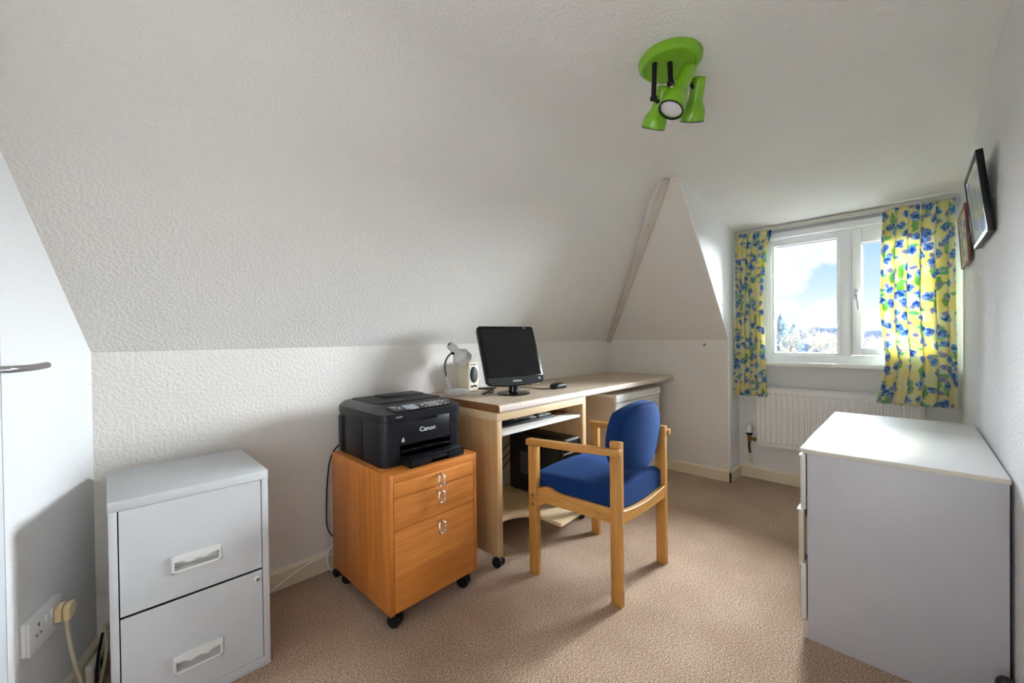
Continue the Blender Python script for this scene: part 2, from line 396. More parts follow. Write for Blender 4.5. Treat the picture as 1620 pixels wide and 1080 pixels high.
mb = MB(); mb.box(XF, XF+.1, YC+.004, YL+.05, 0, ZK+.005); struct('wall_back', mb, 'plaster_far', label='low wall at the far end beside the dormer')
hs = 1.09
mb = MB(); top = 2.30; mb.prism([(XF, 2.1, ZK), (XF, YC+.004, ZK), (2.30, YC+.004, ZK+hs*(XF-2.30)), (2.30, 2.1, ZK+hs*(XF-2.30))], (.06, 0, .055))
struct('wall_hip', mb, 'plaster_far', label='steep triangular hip slope above the far low wall')
# dormer cheek between the hip slope and the window
mb = MB(); mb.prism([(XF, YC, 0), (XW+.1, YC, 0), (XW+.1, YC, 2.2), (2.30, YC, 2.2), (2.30, YC, ZK+hs*(XF-2.30)), (XF, YC, ZK)], (0, .003, 0)); struct('wall_dormer', mb, 'plaster_smooth', label='white cheek wall of the window dormer')
# window wall with its opening
WY0, WY1, WZ0, WZ1 = -.165, .80, .90, 1.845
mb = MB(); yr0 = -.40
mb.box(XW, XW+.14, WY1, YC+.02, 0, 2.15); mb.box(XW, XW+.14, yr0, WY0, 0, 2.15)
mb.box(XW, XW+.14, WY0, WY1, 0, WZ0); mb.box(XW, XW+.14, WY0, WY1, WZ1, 2.15)
struct('wall_window', mb, 'plaster_smooth', label='white wall around the dormer window')
mb = MB(); mb.prism([(-1.4, wall_r(-1.4), 0), (3.66, wall_r(3.66), 0), (3.66, -.36, 0), (-1.4, -.36, 0)], (0, 0, 2.3)); struct('wall_right', mb, 'plaster_right', label='white stippled wall on the right')
# short wall at the near left, turned a little, with the door beyond it
EA = R(70.13); E0 = Vector((-.0318, 2.0, 0)); ED = Vector((-math.cos(EA), -math.sin(EA), 0)); EN = Vector((math.sin(EA), -math.cos(EA), 0))
def ep(s_, off, z): return E0+ED*s_+EN*off+Vector((0, 0, z))
def ebox(mb, s0, s1, o0, o1, z0, z1, bev=0):
    P = [ep(s0, o0, z0), ep(s1, o0, z0), ep(s1, o1, z0), ep(s0, o1, z0), ep(s0, o0, z1), ep(s1, o0, z1), ep(s1, o1, z1), ep(s0, o1, z1)]
    return mb.hexa(P, bev)
mb = MB(); ebox(mb, -.03, .4335, -.1, 0, 0, 2.25); struct('wall_near', mb, 'plaster_smooth', label='white end wall beside the filing cabinet')
mb = MB(); ebox(mb, .4345, 1.20, -.05, -.0005, .003, 1.98, .001); dr = struct('door_1', mb, 'door_white', label='plain white door at the left edge')
mb = MB(); mb.tube([ep(.50, -.004, 1.04), ep(.50, .045, 1.04), ep(.485, .052, 1.04), ep(.42, .054, 1.040), ep(.372, .054, 1.043)], .0085, 12, smooth=1)
mb.lathe([(.026, 0), (.026, .008), (.02, .011)], ep(.50, -.004, 1.04), EN, 24)
obj('door_handle', mb, 'steel', dr)
# landing behind the camera
mb = MB(); mb.box(-1.4, -1.3, -.36, 1.4, 0, 2.3); struct('wall_landing', mb, 'plaster_smooth')
mb = MB(); P = ep(1.2, 0, 0); mb.box(-1.35, P.x, P.y, P.y+.08, 0, 2.3); struct('wall_landing_side', mb, 'plaster_smooth')

# skirting boards
zs = .0885
def skirt(name, a, b, nrm, mname='cream_gloss', label=None):
    a, b, n_ = Vector(a), Vector(b), Vector(nrm); t_ = .014
    mb = MB(); mb.prism([a, a+n_*t_, a+n_*t_+Vector((0, 0, zs-.012)), a+n_*(t_*.45)+Vector((0, 0, zs)), a+Vector((0, 0, zs))], b-a)
    return struct(name, mb, mname, smooth=20, label=label)
skirt('baseboard_left', (-.03, YL, 0), (XF, YL, 0), (0, -1, 0))
skirt('baseboard_back', (XF, YL, 0), (XF, YC-.014, 0), (-1, 0, 0))
skirt('baseboard_dormer', (XF-.014, YC, 0), (XW, YC, 0), (0, -1, 0))
skirt('baseboard_window', (XW, YC, 0), (XW, -.19, 0), (-1, 0, 0))
skirt('baseboard_near', ep(0, 0, 0), ep(.43, 0, 0), EN)
# batten covering the join of slope and hip, and the bead on the dormer edge
def hipz(x): return ZK+hs*(XF-x)
mb = MB()
a = Vector((3.285, 2.004, 1.062)); b = Vector((2.375, 1.048, 2.052))
ax = (b-a).normalized(); n_ = Vector((-hs, 0, -1)).normalized(); sd = ax.cross(n_).normalized()
if sd.y > 0: sd = -sd
mb.hexa([a-sd*.004, a+sd*.034, b+sd*.034, b-sd*.004, a-sd*.004+n_*.03, a+sd*.034+n_*.016, b+sd*.034+n_*.016, b-sd*.004+n_*.03], .003)
struct('trim_1', mb, 'trim_taupe', label='narrow batten along the join of the two slopes')
mb = MB(); mb.tube([(XF+.004, YC+.003, 0.09), (XF+.004, YC+.003, ZK), (2.42, YC+.003, hipz(2.42)+.004)], .0075, 8)
struct('trim_2', mb, 'bead_white', label='white corner bead on the dormer edge')

# ------------------------------------------------------------ window
mb = MB(); fx0, fx1 = 3.497, 3.575
mb.box(fx0, fx1, .742, WY1, WZ0, WZ1, .004); mb.box(fx0, fx1, WY0, -.135, WZ0, WZ1, .004)
mb.box(fx0, fx1, -.135, .742, 1.79, WZ1, .004); mb.box(fx0, fx1, -.135, .742, WZ0, .955, .004)
mb.box(fx0, fx1, .285, .350, .955, 1.79, .004)
mb.box(3.46, fx1, .35, .742, 1.80, WZ1-.002, .003); mb.box(3.46, fx1, WY0, .35, 1.80, WZ1-.002, .003)
# glazing beads of the fixed light
for q in ((.725, .742, .955, 1.79), (.350, .362, .955, 1.79)): mb.box(3.508, 3.54, q[0], q[1], q[2], q[3], .003)
mb.box(3.508, 3.54, .362, .725, 1.752, 1.79, .003); mb.box(3.508, 3.54, .362, .725, .955, .970, .003)
win = struct('window_1', mb, 'white_upvc', smooth=30, label='white plastic two-light dormer window')
mb = MB(); y0, y1, z0, z1 = -.135, .283, .958, 1.788
bw = .050
mb.box(3.487, 3.56, y1-bw, y1, z0, z1, .005); mb.box(3.487, 3.56, y0, y0+bw, z0, z1, .005)
mb.box(3.487, 3.56, y0+bw, y1-bw, z0, z0+bw, .005); mb.box(3.487, 3.56, y0+bw, y1-bw, z1-bw-.045, z1, .005)
sash = obj('casement_sash', mb, 'white_upvc', win)
mb = MB(); e = .0035
for (a0, a1, b0, b1, xx) in ((.362, .725, .970, 1.752, 3.541), (y0+bw, y1-bw, z0+bw, z1-bw-.045, 3.525)):
    mb.box(xx-.003, xx+.003, a0, a0+e, b0, b1); mb.box(xx-.003, xx+.003, a1-e, a1, b0, b1); mb.box(xx-.003, xx+.003, a0+e, a1-e, b0, b0+e); mb.box(xx-.003, xx+.003, a0+e, a1-e, b1-e, b1)
obj('gasket', mb, 'black_rubber', win)
mb = MB(); mb.box(3.542, 3.546, .352, .735, .96, 1.765); obj('glass_pane', mb, 'window_glass', win)
mb = MB(); mb.box(3.526, 3.530, y0+bw-.008, y1-bw+.008, z0+bw-.008, z1-bw-.04); obj('glass_pane', mb, 'window_glass', sash)
mb = MB(); mb.box(3.475, 3.488, .248, .270, 1.325, 1.395, .004); mb.tube([(3.48, .258, 1.362), (3.452, .258, 1.362), (3.446, .256, 1.352), (3.450, .250, 1.30), (3.455, .247, 1.255)], [.009, .006], 10, smooth=1)
wh = obj('window_handle', mb, 'handle_shaded', sash)
mb = MB(); mb.lathe([(.0065, 0), (.0065, .012)], (3.475, .262, 1.352), (-1, 0, 0), 14); obj('lock_barrel', mb, 'black_plastic', wh)
mb = MB(); mb.box(3.437, 3.53, WY0-.005, WY1+.01, .872, WZ0+.002, .006); obj('window_sill', mb, 'white_gloss', win)

# ------------------------------------------------------------ outdoors
mb = MB(); mb.box(6, 400, -150, 200, -5.2, -5.0); struct('ground_outdoors', mb, 'field', label='pale fields outside the window')
def ridge(name, x0, yA, yB, hfun, depth, m_, label):
    mb = MB(); n = 60; rows = []
    for i in range(n+1):
        y = yA+(yB-yA)*i/n; h = hfun(y); rows.append([mb.bm.verts.new((x0+d, y, z)) for d, z in ((0, -5), (1.5, -5+(h+5)*.7), (5, h), (depth, -5))])
    for a, b in zip(rows, rows[1:]):
        for k in range(3): mb.bm.faces.new([a[k], a[k+1], b[k+1], b[k]])
    bmesh.ops.recalc_face_normals(mb.bm, faces=mb.bm.faces)
    return struct(name, mb, m_, smooth=60, label=label)
ridge('hills_outdoors', 150, -80, 90, lambda y: 3.2+.9*math.sin(y*.11)+.7*math.sin(y*.31+1)+.35*math.sin(y*.9)-max(0, 14-y)*.10, 60, 'hill_hazed', 'wooded hills far beyond the window, haze in their colour')
def conifer(loc, h, r, label, seed, group=None):
    rnd = random.Random(seed); t = thing('conifer_tree', label, 'tree', loc, 0.0, group)
    mb = MB(); mb.tube([(0, 0, 0), (0, 0, h*.97)], [.22, .03], 8); obj('trunk', mb, 'bark_hazed', t)
    mb = MB(); k = 0
    for i in range(330):
        f = (i/330)**.9; z = h*(.12+.87*f); rr = r*(1-f)**.8*(.7+.5*rnd.random()); a = rnd.random()*6.283
        d = Vector((math.cos(a), math.sin(a), 0)); s = Vector((-d.y, d.x, 0)); wd = rr*.16+.06
        p0 = Vector((0, 0, z)); p1 = p0+d*rr+Vector((0, 0, -rr*.28+rnd.uniform(-.1, .1)))
        m1 = p0*.45+p1*.55
        vs = [mb.bm.verts.new(q) for q in (p0, m1+s*wd+Vector((0, 0, -.12)), p1, m1-s*wd+Vector((0, 0, -.12)), m1+Vector((0, 0, .16)))]
        for f_ in ((0, 1, 4), (1, 2, 4), (2, 3, 4), (3, 0, 4)): mb.bm.faces.new([vs[j] for j in f_])
    obj('foliage', mb, 'conifer', t, smooth=10); return t
def bare_tree(name, loc, h, label, seed, m_='bark_hazed', group=None, spread=.55):
    rnd = random.Random(seed); t = thing(name, label, 'tree', loc, 0.0, group); trunk = MB(); tw = MB()
    def grow(p, d, ln, r, lv):
        q = p+d*ln; q2 = p+d*ln*.5+Vector((rnd.uniform(-1, 1), rnd.uniform(-1, 1), 0))*ln*.05
        (trunk if lv == 0 else tw).tube([p, q2, q], [r, r*.68], 5 if lv < 2 else 3, caps=False)
        if lv >= 5: return
        for _ in range(4 if lv in (0, 1) else 3):
            a = rnd.uniform(0, 6.283); e_ = Vector((math.cos(a), math.sin(a), rnd.uniform(-.1, .5)))
            dd = (d*(1-spread)+e_*spread+Vector((0, 0, .12))).normalized(); grow(p+d*ln*rnd.uniform(.6, 1.0), dd, ln*rnd.uniform(.60, .80), r*.58, lv+1)
    grow(Vector((0, 0, 0)), Vector((0, 0, 1)), h*.30, h*.022, 0)
    obj('trunk', trunk, m_, t); obj('twigs', tw, m_, t); return t
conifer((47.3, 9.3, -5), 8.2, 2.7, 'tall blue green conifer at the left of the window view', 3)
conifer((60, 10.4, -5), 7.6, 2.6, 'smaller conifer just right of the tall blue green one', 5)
bare_tree('bare_tree', (40, 6.2, -5), 9.6, 'broad leafless tree in the middle of the window view', 11)
bare_tree('bare_tree', (55, 5.6, -5), 9.8, 'leafless tree behind and right of the broad one', 17)
bare_tree('bare_tree', (58, 3.0, -5), 8.6, 'leafless tree seen low through the opening casement', 23)
def shrub(loc, r, h, label, seed):
    rnd = random.Random(seed); mb = MB()
    for _ in range(420):
        a = rnd.random()*6.283; f = rnd.random()**.5; p = Vector((math.cos(a)*r*f, math.sin(a)*r*f, h*(1-f*f*.7)*rnd.uniform(.3, 1)))
        u = Vector((rnd.uniform(-1, 1), rnd.uniform(-1, 1), rnd.uniform(-.4, 1))).normalized()*.22; v = u.orthogonal().normalized()*.10
        vs = [mb.bm.verts.new(q) for q in (p-u, p+v, p+u, p-v)]; mb.bm.faces.new(vs)
    mb.tube([(0, 0, 0), (0, 0, h*.5)], .1, 6)
    o = obj('shrub', mb, 'shrub', None, 10); o.location = loc; return meta(o, label, 'shrub')
shrub((34, 5.5, -5), 2.2, 4.6, 'olive green shrub under the leafless tree in view', 31)
shrub((38, 4.3, -5), 1.9, 4.4, 'green shrub at lower right of the large window pane', 37)

# ------------------------------------------------------------ radiator
rd = thing('radiator', 'white ribbed panel radiator under the window', 'radiator', (3.46, .39, .275))
mb = MB(); ya, yb, za, zb = -.05, .828, .28, .708; pts = []; n = 26; pitch = (yb-ya)/n
rows = [(za, 0), (za+.022, 0), (za+.030, 1), (zb-.045, 1), (zb-.036, 0), (zb-.004, 0), (zb, -.6)]
cols = []
for i in range(n):
    for f, d in ((0, 0), (.28, 0), (.40, 1), (.82, 1), (.94, 0)): cols.append((ya+(i+f)*pitch, d))
cols.append((yb, 0))
gg = [[mb.bm.verts.new((3.440-(.011*d*k if k > 0 else .011*k), y, z)) for (z, k) in rows] for (y, d) in cols]
for a, b in zip(gg, gg[1:]):
    for k in range(len(rows)-1): mb.bm.faces.new([a[k], b[k], b[k+1], a[k+1]])
bmesh.ops.recalc_face_normals(mb.bm, faces=mb.bm.faces)
mb.box(3.4405, 3.451, ya, yb, za, zb, .003)
obj('front_panel', mb, 'radiator_white', rd, 40)
mb = MB(); mb.box(3.488, 3.500, ya, yb, za, zb, .003); obj('rear_panel', mb, 'radiator_white', rd)
for y in (ya-.002, yb-.001):
    mb = MB(); mb.box(3.432, 3.502, y, y+.004, za+.004, zb+.006, .001); obj('side_cover', mb, 'radiator_white', rd)
mb = MB(); mb.box(3.436, 3.440, ya, yb, zb+.002, zb+.010); mb.box(3.496, 3.500, ya, yb, zb+.002, zb+.010); k = 62
for i in range(k+1):
    y = ya+(yb-ya-.006)*i/k; mb.box(3.440, 3.496, y, y+.006, zb+.004, zb+.009)
obj('top_grille', mb, 'radiator_white', rd)
mb = MB(); mb.box(3.455, 3.484, ya+.02, yb-.02, za+.03, zb-.02); obj('convector', mb, 'gap_shade', rd)
for y in (.05, .72): mb = MB(); mb.box(3.498, 3.5185, y-.015, y+.015, za+.05, zb-.04); obj('wall_bracket', mb, 'radiator_white', rd)
mb = MB(); mb.tube([(3.468, .822, .308), (3.468, .888, .308)], .010, 10); mb.tube([(3.468, .888, .285), (3.468, .888, .338)], .013, 12); mb.lathe([(.016, 0), (.016, .02)], (3.468, .842, .308), (0, 1, 0), 6)
vb = obj('valve_body', mb, 'brass', rd)
mb = MB(); mb.lathe([(.013, 0), (.021, .006), (.021, .018), (.017, .022)], (3.468, .888, .334), n=20); obj('collar', mb, 'black_plastic', vb)
mb = MB(); mb.lathe([(.019, 0), (.021, .010), (.018, .03), (.017, .052), (.013, .060), (0, .061)], (3.468, .888, .356), n=20); obj('thermostatic_head', mb, 'valve_white', vb)
mb = MB(); mb.tube([(3.468, .888, .29), (3.468, .890, .25), (3.468, .884, .20)], .0085, 10, smooth=1); pp = obj('pipe', mb, 'copper_old', rd)
mb = MB(); mb.tube([(3.468, .884, .20), (3.468, .886, .15), (3.478, .882, .125), (3.512, .88, .122)], .0095, 10, smooth=1); obj('painted_bend', mb, 'cream_plastic', pp)

# ------------------------------------------------------------ curtains and rail
mb = MB(); mb.box(3.425, 3.445, -.188, .968, 1.862, 1.884, .003)
for y in (-.1, .38, .90): mb.box(3.435, 3.519, y-.01, y+.01, 1.868, 1.880)
solo('curtain_rail', mb, 'rail_grey', 'thin grey curtain rail above the dormer window', 'curtain rail')
def curtain(label, ztop, zbot, edges, folds, seed, xc):
    """edges: (z, y_left, y_right) rows from top to bottom"""
    rnd = random.Random(seed); nu, nv = 220, 60; ph = [rnd.uniform(0, 6.28) for _ in range(6)]
    wid = sum(abs(a[1]-a[2]) for a in edges)/len(edges)*1.75
    vs = []; uvs = []
    for j in range(nv+1):
        t = j/nv; z = ztop+(zbot-ztop)*t
        for k in range(len(edges)-1):
            if edges[k][0] >= z >= edges[k+1][0]-1e-6:
                f = (edges[k][0]-z)/(edges[k][0]-edges[k+1][0]); f = f*f*(3-2*f)
                yl = edges[k][1]*(1-f)+edges[k+1][1]*f; yr = edges[k][2]*(1-f)+edges[k+1][2]*f; break
        for i in range(nu+1):
            s = i/nu
            ss = s+.012*math.sin(2*math.pi*s*2+ph[0]+t*1.1)+.006*math.sin(2*math.pi*s*5+ph[1])
            topw = max(0, 1-t/.10)
            amp = .020*(1-.55*topw)*(.75+.35*math.sin(s*9+ph[2]))
            off = amp*math.sin(2*math.pi*folds*ss+ph[3]+.5*math.sin(t*3+ph[4]))+.007*math.sin(2*math.pi*folds*2.1*ss+ph[5])*(1-t*.5)
            off += topw*.006*math.sin(2*math.pi*folds*3*s)+.010*math.exp(-((t-.075)/.03)**2)
            y = yl+(yr-yl)*s+.010*math.cos(2*math.pi*folds*ss+ph[3])*(1-topw*.5)*min(1, s*8, (1-s)*8)
            vs.append((xc+off-.012*t, y, z+.004*math.sin(2*math.pi*folds*s+1)*(t > .97)+topw*.004*math.sin(2*math.pi*folds*3*s))); uvs.append((s*wid+seed*.37, (1-t)*(ztop-zbot)))
    fs = [(j*(nu+1)+i, j*(nu+1)+i+1, (j+1)*(nu+1)+i+1, (j+1)*(nu+1)+i) for j in range(nv) for i in range(nu)]
    me = bpy.data.meshes.new('curtain'); me.from_pydata(vs, [], fs); ul = me.uv_layers.new(name='UVMap')
    for lp in me.loops: ul.data[lp.index].uv = uvs[lp.vertex_index]
    me.materials.append(MAT['floral_cloth']); me.shade_smooth()
    o = bpy.data.objects.new('curtain', me); COL.objects.link(o)
    sm = o.modifiers.new('cloth thickness', 'SOLIDIFY'); sm.thickness = .0012
    return meta(o, label, 'curtain', 'floral curtains at the dormer window')
curtain('narrow yellow floral curtain gathered at the left of the window', 1.862, .648, [(1.862, .956, .714), (1.72, .955, .748), (1.38, .958, .772), (1.0, .965, .760), (.648, .974, .748)], 6.0, 3, 3.405)
curtain('wide yellow floral curtain at the right of the window', 1.862, .668, [(1.862, .130, -.176), (1.55, .136, -.176), (1.28, .143, -.178), (1.1, .132, -.180), (.93, .118, -.182), (.80, .135, -.183), (.668, .158, -.184)], 5.5, 8, 3.400)

# ------------------------------------------------------------ pictures on the right wall
def picture(name, label, x0, x1, z0, z1, ybot, ytop, th, fw_, mats):
    back = wall_r((x0+x1)/2); t = thing(name, label, 'picture', ((x0+x1)/2, back, z0))
    d = Vector((0, ytop-ybot, z1-z0)).normalized(); n_ = Vector((0, d.z, -d.y))
    def P(x, h, o): return Vector((x, ybot, z0))+d*h+n_*o
    H = math.hypot(ytop-ybot, z1-z0)
    def bx(mb, xa, xb, h0, h1, o0, o1, bev=.0): return mb.hexa([P(xa, h0, o0), P(xb, h0, o0), P(xb, h0, o1), P(xa, h0, o1), P(xa, h1, o0), P(xb, h1, o0), P(xb, h1, o1), P(xa, h1, o1)], bev)
    mb = MB(); bx(mb, x0, x0+fw_, 0, H, -th, 0, .0015); bx(mb, x1-fw_, x1, 0, H, -th, 0, .0015); bx(mb, x0+fw_, x1-fw_, 0, fw_, -th, 0, .0015); bx(mb, x0+fw_, x1-fw_, H-fw_, H, -th, 0, .0015)
    obj('frame', mb, mats[0], t)
    mb = MB(); e_ = .004
    bx(mb, x0+fw_, x0+fw_+e_, fw_, H-fw_, -.01, -.003); bx(mb, x1-fw_-e_, x1-fw_, fw_, H-fw_, -.01, -.003); bx(mb, x0+fw_, x1-fw_, fw_, fw_+e_, -.01, -.003); bx(mb, x0+fw_, x1-fw_, H-fw_-e_, H-fw_, -.01, -.003)
    obj('slip', mb, mats[2], t)
    mb = MB(); bx(mb, x0+fw_*.5, x1-fw_*.5, fw_*.5, H-fw_*.5, -th+.004, -.006); obj('print', mb, mats[1], t)
    return t
picture('framed_picture', 'black framed picture tilting out from the right wall', 2.10, 2.53, 1.440, 1.722, -.182, -.154, .018, .016, ('frame_black', 'print_pale', 'silver_plastic'))
picture('framed_picture', 'brown wooden framed picture behind the black one', 2.76, 3.14, 1.427, 1.69, -.182, -.169, .011, .016, ('frame_brown', 'print_soft', 'frame_edge'))

# ------------------------------------------------------------ ceiling spotlight
sp = thing('ceiling_spotlight', 'lime green three-headed spotlight on the ceiling', 'light', (1.385, .59, 2.05))
mb = MB(); mb.lathe([(.100, 0), (.104, -.006), (.102, -.020), (.092, -.030), (.084, -.031), (.080, -.026), (0, -.024)], (1.385, .59, 2.056), n=48); obj('ceiling_plate', mb, 'green_enamel', sp)
def head(a, b, stem0, stem1):
    a, b = Vector(a), Vector(b); d = (b-a).normalized(); L = (b-a).length
    mb = MB(); mb.lathe([(0, 0), (.016, .001), (.0225, .006), (.0235, .02), (.0245, L*.50), (.0265, L*.58), (.036, L*.70), (.0405, L*.80), (.0415, L*.97), (.0405, L), (.0385, L), (.037, L*.93), (0, L*.92)], a, d, 32)
    h = obj('spot_head', mb, 'green_enamel', sp, 50)
    mb = MB(); mb.lathe([(.0375, L*.935), (.035, L*.965), (.02, L*.985), (0, L*.99)], a, d, 32); obj('bulb', mb, 'bulb_glass', h)
    mb = MB(); mb.lathe([(.0405, L-.002), (.0418, L-.001), (.0418, L+.0015), (.037, L+.0015), (.037, L-.004), (.0405, L-.002)], a, d, 32, False); obj('rim', mb, 'black_plastic', h)
    mb = MB(); s0, s1 = Vector(stem0), Vector(stem1); mb.tube([s0, s1], .0085, 12); mb.lathe([(.012, 0), (.012, .008)], s1-Vector((0, 0, .004)), (0, 0, 1), 12)
    c = a+d*(L*.32); mb.tube([s1, (s1+c)/2+Vector((0, 0, -.01)), c], .006, 8); obj('stem', mb, 'black_plastic', sp)
head((1.407, 0.53, 2.008), (1.339, 0.569, 1.852), (1.372, .585, 2.034), (1.372, .583, 1.962))
head((1.381, 0.606, 1.968), (1.421, 0.67, 1.858), (1.336, .622, 2.034), (1.338, .628, 1.915))
head((1.466, 0.521, 2.0), (1.526, 0.572, 1.887), (1.425, .545, 2.034), (1.432, .548, 1.99))

# ------------------------------------------------------------ filing cabinet
fc = thing('filing_cabinet', 'pale grey two-drawer metal filing cabinet in the left corner', 'filing cabinet', (.193, 1.755, 0))
gx0, gx1, gy0, gy1, gz = 0.0, .386, 1.563, 1.946, .6617
mb = MB(); t_ = .002
mb.box(gx0, gx0+t_, gy0, gy1, 0, gz, .0008); mb.box(gx1-t_, gx1, gy0, gy1, 0, gz, .0008); mb.box(gx0, gx1, gy1-t_, gy1, 0, gz)
mb.box(gx0-.0015, gx1+.0015, gy0-.0015, gy1, gz-.030, gz, .003)
mb.box(gx0, gx0+.018, gy0, gy0+.012, 0, gz-.01, .0012); mb.box(gx1-.019, gx1, gy0, gy0+.012, 0, gz-.01, .0012)
mb.box(gx0+.017, gx1-.017, gy0+.0005, gy0+.012, 0, .033, .001)
obj('body', mb, 'cabinet_grey', fc)
mb = MB(); mb.box(gx0+.004, gx1-.004, gy0+.05, gy1-.004, .02, gz-.035); obj('shade_core', mb, 'gap_shade', fc)  # solid near-black core so the drawer gaps look shaded
for (z0, z1, hz0, hz1) in ((.3365, .6315, .410, .463), (.0350, .3290, .107, .164)):
    x0, x1, hx0, hx1 = gx0+.0208, gx1-.0218, .130, .253; yy = gy0-.0005
    mb = MB(); mb.plate_hole(x0, x1, z0, z1, yy, yy+.004, hx0+.006, hx1-.006, hz0+.006, hz1-.006)
    d = obj('drawer', mb, 'cabinet_grey', fc, 20)
    mb = MB(); mb.box(hx0+.003, hx1-.003, yy+.036, yy+.038, hz0, hz1)
    mb.box(hx0+.003, hx0+.006, yy+.003, yy+.037, hz0, hz1); mb.box(hx1-.006, hx1-.003, yy+.003, yy+.037, hz0, hz1); mb.box(hx0, hx1, yy+.003, yy+.037, hz0+.002, hz0+.006); mb.box(hx0, hx1, yy+.003, yy+.037, hz1-.006, hz1-.002)
    obj('recess', mb, 'handle_grey', d)
    mb = MB(); f_ = .008; yo = yy-.006
    mb.box(hx0, hx0+f_, yo, yy+.001, hz0, hz1, .002); mb.box(hx1-f_, hx1, yo, yy+.001, hz0, hz1, .002); mb.box(hx0, hx1, yo, yy+.001, hz0, hz0+f_, .002)
    wv = [(hx0+.004+(hx1-hx0-.008)*i/40, yo-.003, hz1-.024-.0045*math.cos(i/40*2*math.pi*3.0)*(1 if 3 < i < 37 else .2)+.010*abs(i/20-1)**4) for i in range(41)]
    mb.prism(wv[::-1]+[(hx0, yo-.003, hz1), (hx1, yo-.003, hz1)][0:1]+[(hx1, yo-.003, hz1)], (0, .008, 0))
    obj('handle', mb, 'handle_grey', d, 25)
mb = MB(); mb.lathe([(.009, 0), (.009, .006), (.006, .008)], (.350, gy0-.0005, .3045), (0, -1, 0), 20); lc = obj('lock', mb, 'white_gloss', fc)
mb = MB(); mb.lathe([(.0058, 0), (.0055, .010), (.003, .0105), (.003, .009), (0, .009)], (.350, gy0-.0005, .3045), (0, -1, 0), 16); obj('key_barrel', mb, 'steel', lc)

# ------------------------------------------------------------ casters
def caster(parent, x, y, ztop, r=.025, ang=.4, m_='black_plastic'):
    c, s = math.cos(ang), math.sin(ang); axv = Vector((c, s, 0)); org = Vector((x, y, r+.0005))
    mb = MB()
    for k in (-1, 1): mb.lathe([(r*.5, -.008), (r*.93, -.009), (r, -.005), (r, .005), (r*.93, .009), (r*.5, .008)], org+axv*.0125*k, axv, 24)
    w_ = obj('caster', mb, m_, parent)
    mb = MB(); mb.tube([org+Vector((-s, c, 0))*.012+Vector((0, 0, .005)), (x-s*.012, y+c*.012, ztop)], .006, 10); mb.lathe([(.004, 0), (r*.9, .004), (r*.9, .012), (.008, .018)], (x-s*.004, y+c*.004, r*1.15), n=20); obj('fork', mb, m_, w_)

# ------------------------------------------------------------ orange pedestal
pd = thing('drawer_pedestal', 'orange wooden three-drawer pedestal under the printer', 'drawer unit', (.730, 1.369, 0), .019)
W, D, Z0, Z1, T = .427, .506, .07, .593, .018
mb = MB(); mb.box(0, T, .002, D, Z0, Z1, .0012); obj('side_panel', mb, 'pine_orange_v', pd)
mb = MB(); mb.box(W-T, W, .002, D, Z0, Z1, .0012); obj('side_panel', mb, 'pine_orange_v', pd)
mb = MB(); mb.box(T, W-T, .002, D, Z1-.029, Z1-.002, .001); obj('top_panel', mb, 'pine_orange_top', pd)
mb = MB(); mb.box(T, W-T, D-.008, D, Z0, Z1-.03); obj('back_panel', mb, 'pine_orange_v', pd)
mb = MB(); mb.box(T, W-T, .022, D-.01, Z0+.002, Z0+.018); obj('base_panel', mb, 'pine_orange_h', pd)
mb = MB(); mb.box(T+.003, W-T-.003, .03, D-.012, Z0+.02, Z1-.031); obj('shade_core', mb, 'gap_shade', pd)
for (z0, z1, hz) in ((.5035, .5625, .529), (.385, .5010, .462), (.074, .3820, .338)):
    mb = MB(); mb.box(T+.002, W-T-.002, .001, .020, z0, z1, .001); dw = obj('drawer', mb, 'pine_orange_h', pd)
    hx = .222; r_ = .0155
    arc = [(hx+r_*math.cos(a), -.022, hz-.008+r_*math.sin(a)) for a in [math.pi+i*math.pi/10 for i in range(11)]]
    mb = MB(); mb.tube([(hx-.010, .002, hz+.022), (hx-.010, -.014, hz+.022), (hx-.0135, -.021, hz+.016)]+arc+[(hx+.0135, -.021, hz+.016), (hx+.010, -.014, hz+.022), (hx+.010, .002, hz+.022)], .0040, 10)
    obj('ring_pull', mb, 'chrome', dw, 60)
for (x, y, a) in ((.045, .045, .5), (W-.045, .045, .5), (.045, D-.05, 1.0), (W-.045, D-.05, .2)): caster(pd, x, y, Z0+.003, .0265, a)

# ------------------------------------------------------------ printer
pr = thing('printer', 'black office inkjet printer on the orange pedestal', 'printer', (.955, 1.67, .593))
px0, px1, py0, py1, pz = .755, 1.156, 1.462, 1.874, .594
def rrect(x0, x1, y0, y1, r, z, n=6, rear=.004):
    pts = []
    for (cx_, cy_, rr, a0) in ((x1-r, y0+r, r, -90), (x1-rear, y1-rear, rear, 0), (x0+rear, y1-rear, rear, 90), (x0+r, y0+r, r, 180)):
        for i in range(n+1): a = R(a0+90*i/n); pts.append((cx_+rr*math.cos(a), cy_+rr*math.sin(a), z))
    return pts
def loft(mb, rings, cap0=True, cap1=True):
    t = bmesh.new(); vv = [[t.verts.new(p) for p in r] for r in rings]; n = len(vv[0])
    for a, b in zip(vv, vv[1:]):
        for k in range(n): t.faces.new([a[k], a[(k+1) % n], b[(k+1) % n], b[k]])
    if cap0: t.faces.new(vv[0][::-1])
    if cap1: t.faces.new(vv[-1])
    bmesh.ops.recalc_face_normals(t, faces=t.faces); return mb.join(t)
seam = .772
